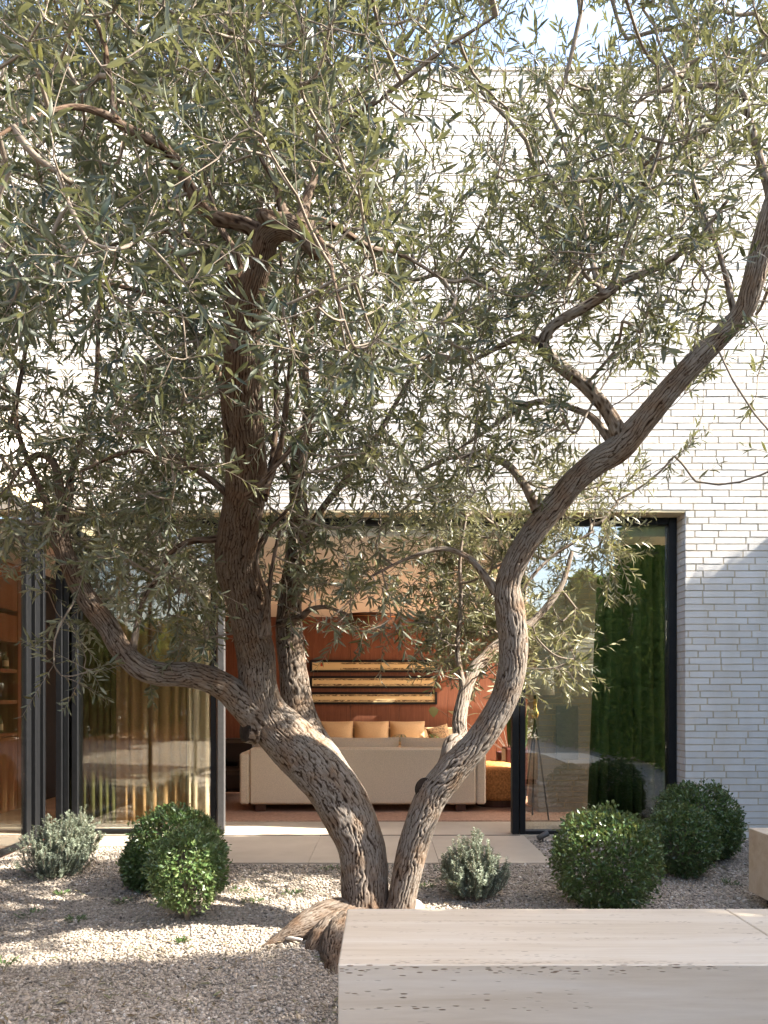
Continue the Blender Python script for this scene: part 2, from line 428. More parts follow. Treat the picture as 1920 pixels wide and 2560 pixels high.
def gravel(n=92000):
    phi = (1+5**.5)/2
    t = np.array([(-1,phi,0),(1,phi,0),(-1,-phi,0),(1,-phi,0),(0,-1,phi),(0,1,phi),(0,-1,-phi),(0,1,-phi),(phi,0,-1),(phi,0,1),(-phi,0,-1),(-phi,0,1)])/1.9
    f = np.array([(0,11,5),(0,5,1),(0,1,7),(0,7,10),(0,10,11),(1,5,9),(5,11,4),(11,10,2),(10,7,6),(7,1,8),(3,9,4),(3,4,2),(3,2,6),(3,6,8),(3,8,9),(4,9,5),(2,4,11),(6,2,10),(8,6,7),(9,8,1)])
    u = rng.random(n*2); Y = 2.9 + (7.3-2.9)*u**1.45
    X = (rng.random(n*2)-.5)*1.16*Y + .0
    ok = ~((Y > 6.24) & (X > -1.95) & (X < 1.38) ) & (X > -3.2) & ~((Y > 6.95) & (X < 1.38))
    X, Y = X[ok][:n], Y[ok][:n]; n = len(X)
    r = (.0044 + .0055*rng.random(n)**2)*(1+.28*np.clip(Y-4, 0, 3)/2)
    big = rng.random(n) < .02; r = np.where(big, r*1.7, r)
    S = np.stack([r*(1+.45*rng.random(n)), r*(.8+.3*rng.random(n)), r*(.55+.3*rng.random(n))], -1)
    a = rng.random(n)*2*np.pi; ca, sa = np.cos(a), np.sin(a)
    jit = 1+(rng.random((n, 12, 1))-.5)*.35
    v = t[None]*jit*S[:, None]
    tl = (rng.random((n, 2))-.5)*.9
    v[..., 2] += v[..., 0]*tl[:, None, 0]*.5 + v[..., 1]*tl[:, None, 1]*.5
    x = v[..., 0]*ca[:, None]-v[..., 1]*sa[:, None]; y = v[..., 0]*sa[:, None]+v[..., 1]*ca[:, None]
    Z = gheight(X, Y) + S[:, 2]*.35 + rng.random(n)*.004
    w = np.stack([x+X[:, None], y+Y[:, None], v[..., 2]+Z[:, None]], -1).reshape(-1, 3)
    q = (f[None]+(np.arange(n)*12)[:, None, None]).reshape(-1, 3)
    c = np.clip(rng.normal(.52, .2, n), 0, 1)
    me = make_mesh('gravel', w, [q], True, {'rnd': np.repeat(c, 12)})
    tag(link('gravel', me, M['pebble']), kind='stuff')
gravel()

def litter(n=3600):
    Y = 2.9+(7.2-2.9)*rng.random(n)**1.3; X = (rng.random(n)-.5)*1.16*Y
    ok = ~((Y > 6.2) & (X < 1.4)) & (X > -3.2) & (rng.random(n) < np.clip((fbm(np.stack([X*1.5, Y*1.5, X*0], -1), 15)-.3)*4, .1, 1)); X, Y = X[ok], Y[ok]; n = len(X)
    p = np.stack([X, Y, gheight(X, Y)+.012+rng.random(n)*.006], -1); a = rng.random(n)*6.283
    d = np.stack([np.cos(a), np.sin(a), rng.normal(0, .12, n)], -1); ll = rng.uniform(.03, .06, n)
    v, T, Q, rr = leaf_mesh(p, d, np.tile([0, 0, 1.0], (n, 1))+rng.normal(0, .35, (n, 3)), ll, ll*rng.uniform(.12, .24, n), .4, rng.normal(0, .2, n))
    tag(link('fallen_leaves', make_mesh('fallen_leaves', v, [T, Q], True, {'rnd': rr}), M['litter']), kind='stuff')
def paving():
    b = MB()
    xs = [-1.95, -.62, .45, 1.37]
    for i in range(3): b.box(xs[i]+.0015, xs[i+1]-.0015, 6.27, 7.50, -.08, .0, .003)
    b.box(-3.19, -1.955, 7.0, 7.50, -.08, -.001, .003)
    tag(b.build('patio', M['patio']), kind='structure')
paving(); litter()

# ------------------------------------------------------------------ house
def brick_rows(b, rn, u0, u1, z0, z1, place, seed, step=.064, joint=.010):
    """bricks of random length in running bond; place(u0,u1,za,zb,prot)->8 corners"""
    r = np.random.default_rng(seed); k = 0; z = z0
    while z < z1-.012:
        za, zb = z, min(z+step-joint, z1)
        u = u0 - r.random()*.28
        while u < u1:
            L = .293 if r.random() < .8 else r.uniform(.16, .26)
            a, c = max(u, u0), min(u+L, u1)
            if c-a > .02:
                pr = .004+r.random()*.004; j = (r.random(4)-.5)*.005
                v = place(a, c, za, zb, pr, j); b.add(v, [(0,1,2,3),(4,7,6,5)[::-1] if False else (0,4,5,1),(1,5,6,2),(2,6,7,3),(3,7,4,0)])
                rn.append(np.full(8, r.random()))
            u += L+joint
        z += step
def place_front(Y):
    def f(a, c, za, zb, pr, j):
        e = .0025
        return [(a+e,Y-pr,za+j[0]),(c-e,Y-pr,za+j[1]),(c-e,Y-pr,zb+j[2]*.5),(a+e,Y-pr,zb+j[3]*.5),(a,Y+.004,za),(c,Y+.004,za),(c,Y+.004,zb),(a,Y+.004,zb)]
    return f
def place_side(X, s):     # faces +x when s=1, -x when s=-1
    def f(a, c, za, zb, pr, j):
        x = X+s*pr; xb = X-s*.004; e = .0025
        v = [(x,a+e,za+j[0]),(x,c-e,za+j[1]),(x,c-e,zb+j[2]*.5),(x,a+e,zb+j[3]*.5),(xb,a,za),(xb,c,za),(xb,c,zb),(xb,a,zb)]
        if s < 0:
            v = [v[1],v[0],v[3],v[2],v[5],v[4],v[7],v[6]]
        return v
    return f
house = thing('house', 'white brick house with a flat parapet and tall black framed glazing behind the olive tree', 'house', (0, 7.5, 0))
b = MB(); rn = []
def ph(f): return f
brick_rows(b, rn, -9.5, 9.5, 3.146, 7.34, place_front(YW+.006), 1)
brick_rows(b, rn, 2.885, 9.5, .005, 3.136, place_front(YW+.006), 2)
brick_rows(b, rn, YW, 7.57, .005, 3.136, place_side(2.889, -1), 3)
b.build('front_wall', M['brick'], house, False, {'rnd': np.concatenate(rn)})
b = MB()
b.box(-9.5, 9.5, YW+.006, 7.66, 3.146, 7.34)
b.box(2.889, 9.5, YW+.006, 7.66, -.1, 3.142)
b.build('wall_core', M['mortar'], house)
b = MB(); b.box(-9.52, 9.52, YW-.015, 7.70, 7.341, 7.375, .004); b.build('parapet_coping', M['stone'], house)
b = MB(); b.box(-3.22, 2.886, YW+.004, 7.66, 3.118, 3.1445, .003); b.build('soffit', M['cream'], house)
# wing on the left
b = MB(); rn = []
brick_rows(b, rn, -10.4, YW-.004, 3.20, 3.72, place_side(-3.246, 1), 5)
b.build('wing_wall', M['brick'], house, False, {'rnd': np.concatenate(rn)})
b = MB(); b.box(-3.6, -3.246, -10.4, YW, 3.20, 3.72); b.box(-9, -3.6, -10.4, YW, 3.1, 3.3); b.build('wing_core', M['mortar'], house)
b = MB(); b.box(-3.62, -3.228, -10.4, YW+.002, 3.722, 3.75, .004); b.build('wing_coping', M['stone'], house)
b = MB(); b.box(-3.6, -3.232, -10.4, YW, 3.12, 3.198, .003); b.build('wing_soffit', M['cream'], house)
# interior shell
b = MB(); b.box(-9, 9, 7.52, 8.36, -.1, -.001, .002); b.build('threshold_floor', M['patio'], house)
b = MB(); b.box(-9, -3.25, -10.4, 7.515, -.1, -.002); b.build('wing_floor', M['darkwood'], house)
b = MB(); b.box(-9, 9, 8.362, 15.3, -.1, -.004); b.build('interior_floor', M['floor_in'], house)
b = MB()
b.box(-3.0, 3.4, 7.66, 14.5, 2.95, 3.12); b.box(-9, -3.003, 7.66, 15.3, 2.95, 3.12)
b.box(-3.0, 1.75, 14.502, 15.3, 2.95, 3.12); b.box(1.752, 2.35, 14.502, 14.80, 2.95, 3.12); b.box(1.752, 2.35, 14.91, 15.3, 2.95, 3.12)
b.box(2.352, 2.85, 14.502, 15.3, 2.95, 3.12); b.box(2.852, 4.6, 14.502, 14.86, 2.95, 3.12); b.box(2.852, 4.6, 15.15, 15.3, 2.95, 3.12); b.box(4.602, 9, 14.502, 15.3, 2.95, 3.12)  # unseen openings at right and rear, added to light the room
b.build('ceiling', M['ceiling'], house)
b = MB(); b.box(-3.3, 9.4, 7.652, 7.658, 2.951, 3.117); b.build('header', M['ceiling'], house)
b = MB()
x = -4.55
while x < 9:
    b.box(x+.003, x+.967, 15.3, 15.36, 0.0, 3.1, .003); x += .97
b.build('wood_panel_wall', M['panel'], house)
b = MB(); b.box(-9, 9, 15.37, 15.6, -.1, 3.3); b.build('rear_wall', M['black'], house)
b = MB(); b.box(-6.4, -6.2, -10.4, 15.3, -.1, 3.1); b.box(-9, -3.3, -10.6, -10.42, -.1, 3.1); b.build('wing_rear_wall', M['darkwood'], house)
b = MB(); b.box(-4.7, -4.45, 9.52, 15.3, 0, 2.95); b.build('dark_wall', M['black'], house)
# fireplace breast seen through the right pane
b = MB(); rn = []
brick_rows(b, rn, 1.80, 2.62, .0, 2.95, place_front(8.95), 8)
brick_rows(b, rn, 8.95, 9.6, .0, 2.95, place_side(1.80, -1), 9)
fp = b.build('chimney_breast', M['brick_shaded'], house, False, {'rnd': np.concatenate(rn)})
b = MB(); b.box(1.802, 2.62, 8.952, 9.6, 0, 2.94); b.build('chimney_core', M['mortar'], fp)
b = MB(); b.box(2.0, 2.26, 8.925, 8.948, .62, 1.25, .004); b.build('fireplace_panel', simple('blue_grey_steel', (.22,.25,.27), .4, .4), fp)

def pane(x0, x1, y, z0, z1, parent, g='glass'): b = MB(); b.box(x0, x1, y-.006, y+.006, z0, z1); return b.build('pane', M[g], parent)
# fixed window on the right
b = MB()
b.box(1.337, 1.392, YG-.05, YG+.05, 0.002, 3.115, .004)
b.box(2.80, 2.878, YG-.05, YG+.05, 0.002, 3.115, .004)
b.box(1.393, 2.799, YG-.05, YG+.05, 3.05, 3.115, .004)
b.box(1.393, 2.799, YG-.05, YG+.05, .002, .037, .004)
fw = b.build('fixed_window', M['frame'], house); pane(1.394, 2.798, YG+.01, .038, 3.049, fw, 'glass_coated')
b = MB(); b.box(1.262, 1.33, YG-.05, YG+.06, .002, 3.115, .004); b.build('door_post', M['frame'], house)
# sliding door stacked on the left
b = MB()
b.box(-1.635, -1.572, YG-.05, YG+.02, .002, 3.115, .004); b.build('door_post', M['frame2'], house)
b = MB()
b.box(-1.71, -1.655, YG-.03, YG+.05, .012, 3.115, .004)
b.box(-3.02, -1.711, YG-.03, YG+.05, 3.05, 3.115, .004); b.box(-3.02, -1.711, YG-.03, YG+.05, .012, .045, .004)
b.box(-3.08, -3.021, YG-.03, YG+.05, .012, 3.115, .004)
sd = b.build('sliding_door', M['frame'], house); pane(-3.02, -1.712, YG+.01, .046, 3.049, sd)
b = MB(); b.box(-3.1, 1.33, 7.505, 7.516, -.02, .003); b.build('door_track', M['frame'], house)
b = MB(); b.box(-1.571, 1.26, YG-.04, YG+.04, 3.05, 3.112, .003); b.build('door_head', M['frame'], house)
for k, (x0, x1, dy) in enumerate(((-3.225, -3.165, 0), (-3.16, -3.11, .03))):
    b = MB(); b.box(x0, x1, YG-.06+dy, YG+.03+dy, .002, 3.115, .003); b.build('corner_post', M['frame'], house)
# wing glazing: steel posts and panes
for k, (y0, y1, mm) in enumerate(((6.96, 7.02, 'frame'), (7.05, 7.09, 'frame'), (7.13, 7.19, 'frame'), (7.22, 7.27, 'frame'), (7.30, 7.345, 'frame'))):
    b = MB(); b.box(-3.29-.018*(k % 2), -3.236-.018*(k % 2), y0, y1, .002, 3.118, .003); b.build('wing_post', M[mm], house)
for y0, y1 in ((4.5, 6.95), (1.9, 4.4), (-.7, 1.8), (-3.3, -.8), (-5.9, -3.4), (-8.5, -6.0)):
    b = MB(); b.box(-3.29, -3.236, y0, y0+.05, .002, 3.118, .003)
    b.box(-3.29, -3.236, y0+.051, y1, .002, .05, .003); b.box(-3.29, -3.236, y0+.051, y1, 3.06, 3.118, .003)
    w = b.build('wing_window', M['frame'], house)
    b = MB(); b.box(-3.269, -3.257, y0+.052, y1-.002, .051, 3.059); b.build('pane', M['glass'], w)

# ------------------------------------------------------------------ bar cabinet behind the wing glass
def cabinet():
    X = -4.42
    t = thing('bar_cabinet', 'red wood bar cabinet with open shelves of bottles behind the left glass', 'cabinet', (X, 8, 0))
    b = MB(); b.box(X-.4, X, 9.28, 9.5, .0, 2.95, .004); b.build('side_panel', M['cabwood'], t)
    for (z0, z1) in ((.0, .88), (2.0, 2.33), (2.38, 2.945)):
        for y in (6.75, 7.17, 7.59, 8.01, 8.43, 8.85):
            b = MB(); b.box(X-.38, X-.004, y+.003, y+.417, z0+.004, z1-.004, .003); b.build('cabinet_door', M['cabwood'], t)
    for z in (.885, 1.27, 1.64):
        b = MB(); b.box(X-.38, X-.008, 6.2, 9.277, z, z+.045, .003); b.build('shelf', M['cabwood'], t)
    b = MB(); b.box(X-.42, X-.385, 6.2, 9.277, 0, 2.95); b.build('back_panel', M['darkwood'], t)
    r = random.Random(4); k = 0
    for zi, z in enumerate((.931, 1.316, 1.686)):
        y = 8.72
        while y < 9.24:
            kind = 'glass' if (zi == 1 or (zi == 2 and r.random() < .5)) else 'bottle'
            xx = X-.08-r.random()*.16
            b = MB()
            if kind == 'glass':
                b.lathe([(.001,0),(.032,.001),(.03,.004),(.005,.01),(.004,.09),(.028,.12),(.036,.16),(.032,.20)], (xx, y, z), 12)
                o = b.build('wine_glass', M['clear'], None, True)
                tag(o, 'stemmed drinking glass standing on a shelf of the bar cabinet', 'glass', 'drinking glasses on the bar shelves')
                y += .085
            else:
                h = r.uniform(.2, .25); w = r.uniform(.03, .038)
                b.lathe([(.001,0),(w,.001),(w,h*.62),(w*.9,h*.68),(.013,h*.8),(.012,h),(.001,h+.001)], (xx, y, z), 14)
                o = b.build('bottle', M['bottle'], None, True)
                tag(o, 'dark glass liquor bottle standing on a shelf of the bar cabinet', 'bottle', 'bottles on the bar shelves')
                c = MB(); c.lathe([(w+.001, h*.15), (w+.001, h*.5)], (xx, y, z), 14); c.build('paper_label', M['paper'], o, True)
                y += .085
            k += 1
cabinet()

# ------------------------------------------------------------------ curtains
def curtain(name, label, x0, x1, y, z0, z1, n, amp, mat, seed, flare=0):
    r = np.random.default_rng(seed); nu = n*14; us = np.linspace(0, 1, nu); zs = np.linspace(z0, z1, 14)
    ph = np.cumsum(np.repeat(r.uniform(.45, 1.9, (nu+6)//7), 7)[:nu]); ph = ph/ph[-1]*n*2*np.pi
    am = amp*(.6+.8*vnoise(np.stack([us*n*.7, us*0, us*0], -1), seed))
    v = []
    for k, z in enumerate(zs):
        t = (z1-z)/(z1-z0)
        yy = y + np.sin(ph + .5*t*np.sin(us*9+seed))*am*(.75+.3*t)
        xx = x0 + us*(x1-x0) + np.cos(ph*1.0)*am*.35 + flare*t*(us-.5)
        v.append(np.stack([xx, yy, np.full(nu, z)], -1))
    v = np.concatenate(v); i = np.arange(len(v)).reshape(len(zs), nu)
    q = np.stack([i[:-1, :-1], i[:-1, 1:], i[1:, 1:], i[1:, :-1]], -1).reshape(-1, 4)
    o = link(name, make_mesh(name, v, [q], True), mat)
    md = o.modifiers.new('thick', 'SOLIDIFY'); md.thickness = .003
    return tag(o, label, 'curtain')
curtain('curtain', 'dark olive green curtain at the left end of the glazing next to the steel posts', -3.27, -2.80, 7.99, .03, 2.94, 7, .05, M['curtain_olive'], 4)
curtain('curtain', 'ochre gold linen curtain in deep folds behind the left glass pane', -2.79, -2.06, 7.98, .03, 2.94, 7, .022, M['curtain_gold'], 3)
curtain('curtain', 'pale linen curtain panel hanging next to the open sliding door', -2.05, -1.82, 7.96, .03, 2.94, 3, .02, M['curtain_pale'], 5)
curtain('curtain', 'dark green curtain hanging in folds behind the right window', 2.25, 3.02, 8.05, .03, 2.94, 9, .06, M['curtain_green'], 7, .25)

# ------------------------------------------------------------------ furniture
def cushion(cx, cy, cz, w, h, d, lean=0, rot=0):
    """pillow with pinched rim"""
    nu, nv = 18, 14; b = MB(); vs = []
    for s in (1, -1):
        for i in range(nv+1):
            for j in range(nu+1):
                u = j/nu*2-1; v = i/nv*2-1
                e = (1-abs(u)**2.6)**.6*(1-abs(v)**2.6)**.6
                px = u*w/2*(1-.05*(1-abs(v))**2*0+0)*(1-.04*(1-v*v)*abs(u)); pz = v*h/2*(1-.05*(1-u*u)*abs(v)); py = s*d/2*e
                ca, sa = math.cos(rot), math.sin(rot); px, pz = px*ca-pz*sa, px*sa+pz*ca
                vs.append((cx+px, cy+py+pz*lean, cz+pz))
    n1 = (nu+1)*(nv+1); q = []
    for s in (0, 1):
        for i in range(nv):
            for j in range(nu):
                a = s*n1+i*(nu+1)+j; f = (a, a+1, a+nu+2, a+nu+1); q.append(f if s else f[::-1])
    b.add(vs, q); return b
def sofa_front():
    t = thing('sofa', 'long cream linen sofa with its back turned to the courtyard', 'sofa', (-.25, 9.3, 0))
    y0 = 8.95
    b = MB(); b.bbox(-1.57, 1.075, y0, y0+.24, .10, .755, .02); b.build('back_panel', M['linen'], t)
    for x0, x1 in ((-1.685, -1.575), (1.08, 1.19)):
        b = MB(); b.bbox(x0, x1, y0+.005, y0+.95, .10, .70 if x0 < 0 else .752, .02); b.build('armrest', M['linen'], t)
    b = MB(); b.bbox(-1.57, 1.075, y0+.245, y0+.95, .10, .40, .02); b.build('seat_base', M['linen'], t)
    for k in range(3):
        w = 2.64/3; x = -1.57+w*(k+.5)
        cushion(x, y0+.60, .46, w, .68, .16).v
        b = MB(); b.bbox(x-w/2+.004, x+w/2-.004, y0+.34, y0+.95, .402, .54, .035); b.build('seat_cushion', M['linen'], t)
    for k, x in enumerate((-1.13, -.25, .63)):
        cushion(x, y0+.28, .66, .875, .42, .20, .12).build('back_cushion', M['linen'], t, True)
    for x in (-1.45, .9):
        for y in (y0+.08, y0+.85):
            b = MB(); b.bbox(x-.06, x+.06, y-.03, y+.03, 0.012, .099, .006); b.build('leg', M['darkwood'], t)
sofa_front()
def sofa_back():
    y = 14.25
    t = thing('sofa', 'tan sofa with upright cushions along the wood panelled wall', 'sofa', (-.3, y, 0))
    b = MB(); b.bbox(-1.9, 1.4, y, y+.9, .08, .42, .02); b.build('seat_base', M['linen2'], t)
    b = MB(); b.bbox(-1.9, 1.4, y+.7, y+.95, .422, .76, .02); b.build('back_panel', M['linen2'], t)
    for x0, x1 in ((-2.06, -1.905), (1.405, 1.56)):
        b = MB(); b.bbox(x0, x1, y, y+.95, .08, .62, .02); b.build('armrest', M['linen2'], t)
    for x in (-1.62, -.93, -.24, .45):
        cushion(x, y+.55, .66, .68, .46, .2, .15).build('back_cushion', M['linen2'], t, True)
    for x in (-1.8, 1.3):
        b = MB(); b.bbox(x-.05, x+.05, y+.05, y+.12, .001, .079, .005); b.build('leg', M['darkwood'], t)
    o = cushion(1.05, y+.42, .62, .42, .36, .16, .2, .25).build('throw_pillow', M['leopard'], None, True)
    tag(o, 'small dark spotted pillow leaning at the right end of the tan sofa', 'pillow')
sofa_back()
def ottoman(x, y, r, label):
    t = thing('ottoman', label, 'ottoman', (x, y, 0), 'round orange ottomans')
    b = MB(); b.lathe([(.001,.10),(r*.96,.101),(r,.14),(r*1.02,.28),(r*.98,.40),(r*.88,.455),(r*.6,.475),(.001,.48)], (x, y, 0), 40); b.build('cushion', M['boucle'], t, True)
    b = MB(); b.lathe([(.001,.012),(r*.86,.012),(r*.86,.0995),(.001,.0995)], (x, y, 0), 40); b.build('base', M['darkwood'], t)
ottoman(1.40, 9.55, .30, 'round orange boucle ottoman on a dark wood base beside the cream sofa')
ottoman(1.48, 10.5, .30, 'farther orange boucle ottoman half hidden behind the nearer one')
b = MB(); b.bbox(-3.0, 3.4, 8.345, 13.8, -.003, .011, .003); tag(b.build('rug', M['rug']), 'large terracotta rug under the cream sofa', 'rug')
def armchair():
    t = thing('lounge_chair', 'dark brown leather lounge chair behind the left end of the sofa', 'chair', (-2.15, 10.3, 0))
    b = MB(); b.bbox(-2.6, -1.72, 9.9, 10.75, .12, .40, .05); b.build('seat', M['leather'], t)
    b = MB(); b.bbox(-2.55, -1.75, 10.55, 10.8, .402, .78, .06); b.build('backrest', M['leather'], t)
    b = MB(); b.bbox(-2.62, -2.42, 9.9, 10.5, .402, .58, .05); b.build('armrest', M['leather'], t)
    b = MB(); b.bbox(-1.90, -1.70, 9.9, 10.5, .402, .58, .05); b.build('armrest', M['leather'], t)
    for x in (-2.5, -1.84):
        for y in (9.98, 10.65):
            b = MB(); b.lathe([(.001,.012),(.018,.012),(.024,.119),(.001,.119)], (x, y, 0), 10); b.build('leg', M['darkwood'], t)
armchair()
# pictures
for k, (y0, y1, lab) in enumerate(((1650, 1681, 'top black framed panoramic scroll picture on the wood wall'), (1690, 1721, 'middle black framed panoramic scroll picture on the wood wall'), (1730, 1761, 'bottom black framed panoramic scroll picture on the wood wall'))):
    Yp = 15.27; a = P(775, y1, Yp); c = P(1093, y0, Yp)
    x0, x1, z0, z1 = a[0], c[0], a[2], c[2]; fwid = .045
    t = thing('framed_picture', lab, 'picture', ((x0+x1)/2, Yp, z0), 'three framed scroll pictures on the wood wall')
    b = MB(); b.box(x0, x1, Yp-.02, Yp+.028, z0, z0+fwid); b.box(x0, x1, Yp-.02, Yp+.028, z1-fwid, z1)
    b.box(x0, x0+fwid, Yp-.02, Yp+.028, z0+fwid, z1-fwid); b.box(x1-fwid, x1, Yp-.02, Yp+.028, z0+fwid, z1-fwid); b.build('frame', M['frame'], t)
    # the print: two dark landscape strips printed along a long buff sheet
    xa, xb, za, zb = x0+fwid, x1-fwid, z0+fwid, z1-fwid; hh = zb-za
    rows = [0, .10, .22, .34, .70, .80, .92, 1.0]; val = [0, 1, 1, 0, 0, 1, 1, 0]
    xs = [xa, xa+(.55 if k == 0 else .02), xa+(.56 if k == 0 else .03), xb]
    v = [(x, Yp, za+hh*q) for q in rows for x in xs]; rr = [val[i]*(0 if j < 2 else 1) for i in range(8) for j in range(4)]
    q = [(i*4+j, i*4+j+1, i*4+j+5, i*4+j+4) for i in range(7) for j in range(3)]
    b = MB(); b.add(v, q); pr = b.build('print', M['art'], t, False, {'rnd': np.array(rr, float)})
    if k == 0:
        c_ = P(805, 1660, Yp); b = MB(); b.box(c_[0]-.03, c_[0]+.03, Yp-.004, Yp-.001, c_[2]-.045, c_[2]+.02); b.build('seal_stamp', M['seal'], pr)
# pendant lamp
c = P(925, 1545, 11.2)
t = thing('pendant_lamp', 'wide dark bronze bowl pendant lamp hanging above the sofas', 'lamp', (c[0], c[1], 2.95))
b = MB(); b.lathe([(.03,.06),(.30,.055),(.47,.03),(.47,.015),(.40,-.06),(.25,-.13),(.08,-.155),(.001,-.158)], tuple(c), 48); b.build('lamp_bowl', simple('bronze_lacquer', (.10,.04,.018), .3, .5, .4), t, True)
b = MB()
for k in range(7):
    r = .46-.05*k; b.tube([(c[0]+r*math.cos(a), c[1]+r*math.sin(a), c[2]-.012-.026*k) for a in np.linspace(0, 2*math.pi, 40)], .004, 5)
b.build('copper_rings', simple('copper_wire', (.60,.26,.08), .3, .5, 1), t, True)
b = MB(); b.tube([(c[0], c[1], c[2]+.05), (c[0], c[1], 2.948)], .006, 6); b.build('cord', M['frame'], t)
# floor lamp behind the right pane
lx, ly = (1342-960)/F*8.5, 8.5
t = thing('floor_lamp', 'tripod floor lamp with white shade and brass ball behind the right window', 'lamp', (lx-.02, ly, 0))
b = MB(); b.lathe([(.178,.0),(.182,.002),(.195,-.29),(.190,-.29),(.173,-.002),(.178,.0)], (lx-.0, ly, P(0, 1672, ly)[2]), 40); b.build('lamp_shade', M['shade'], t, True)
b = MB(); b.tube([(lx-.02, ly, 1.24), (lx-.02, ly, 1.55)], .016, 10); b.build('stem', M['frame'], t, True)
b = MB(); b.lathe([(.001,-.06),(.028,-.045),(.042,-.018),(.044,.0),(.038,.025),(.025,.045),(.02,.07),(.018,.16),(.001,.16)], (lx-.02, ly, 1.17), 24); b.build('brass_ball', M['brass'], t, True)
for a in (R(200), R(320), R(85)):
    b = MB(); b.tube([(lx-.02, ly, 1.12), (lx-.02+.16*math.cos(a), ly+.22*math.sin(a), .004)], .009, 8); b.build('leg', M['frame'], t, True)
# house plants
def blades(pos, dirs, L, W, curl=.3, up=(0, 0, 1)):
    n = np.broadcast_to(np.array(up, float), dirs.shape)+.01*rng.normal(size=dirs.shape)
    return leaf_mesh(pos, dirs, n, L, W, .2, curl)
def house_plant(name, label, cx, cy, z, n, L, W, spread, pot=True, stem=.3, pr=.16, ph=.4):
    t = thing(name, label, 'plant', (cx, cy, z))
    if pot:
        b = MB(); b.lathe([(.001,.012),(pr*.75,.012),(pr,ph),(pr*.92,ph),(pr*.9,ph-.04),(.001,ph-.04)], (cx, cy, z), 28); b.build('pot', M['planter'], t, True)
    z1 = z+(ph-.03 if pot else 0); b = MB(); P0 = []; D = []
    for k in range(n):
        a = k*2.4; e = rng.uniform(.2, 1.2); d = np.array([math.cos(a)*spread, math.sin(a)*spread, e])
        tip = np.array([cx, cy, z1])+unit(d)*stem*rng.uniform(.6, 1.1); b.tube([(cx, cy, z1), tuple(tip)], .004, 5)
        for m in range(6 if W < .05 else 1):
            P0.append(tip); q = a+(m-2.5)*.5; D.append([math.cos(q), math.sin(q), rng.uniform(-.5, .3)])
    b.build('stem', M['twig'], t)
    v, T, Q, rr = leaf_mesh(np.array(P0), np.array(D, float), np.tile([0, 0, 1.0], (len(P0), 1)), L, W, .2, .3)
    link('foliage', make_mesh('foliage', v, [T, Q], True, {'rnd': rr}), M['house_leaf'], t)
house_plant('potted_plant', 'dark green leafy plant in a pot between the two sofas', .45, 11.9, 0.012, 9, .2, .045, .8, True, .38, .17, .50)
house_plant('fiddle_leaf_plant', 'broad leaved plant in a pot behind the right trunk', 1.92, 11.8, 0.012, 14, .26, .16, .55, True, 1.35, .2, .5)
t = thing('snake_plant', 'upright sword leaved plant in a wine red planter near the black door post', 'plant', (1.85, 10.6, 0))
b = MB(); b.bbox(1.65, 2.05, 10.4, 10.8, .012, .66, .02); b.build('planter', M['planter'], t)
n = 26; p0 = np.stack([1.85+rng.uniform(-.12, .12, n), 10.6+rng.uniform(-.12, .12, n), np.full(n, .62)], -1)
dd = np.stack([rng.normal(0, .12, n), rng.normal(0, .12, n), np.ones(n)], -1)
v, T, Q, rr = leaf_mesh(p0, dd, rng.normal(size=(n, 3)), rng.uniform(.5, .85, n), .06, .3, .03)
link('foliage', make_mesh('foliage', v, [T, Q], True, {'rnd': rr}), M['house_leaf'], t)

# ------------------------------------------------------------------ benches
def bench(name, label, slabs, plinth, z1=.48, z0=.06):
    x0, x1, y0, y1 = slabs[0][0], slabs[-1][1], slabs[0][2], slabs[0][3]
    t = thing(name, label, 'bench', ((x0+x1)/2, (y0+y1)/2, 0))
    for s in slabs:
        b = MB(); b.bbox(*s, z0, z1, .004); b.build('stone_block', M['travertine'], t)
    b = MB(); b.box(*plinth, -.1, z0-.002); b.build('plinth', M['black'], t)
bench('stone_bench', 'long pale travertine bench across the foreground in front of the tree', [(-.15, 1.4, 2.5, 3.16), (1.404, 2.42, 2.5, 3.16)], (-.07, 2.4, 2.58, 3.08))
bench('stone_bench', 'travertine bench running along the right edge by the clipped shrubs', [(2.43, 3.1, 3.2, 5.12)], (2.51, 3.0, 3.3, 5.04))

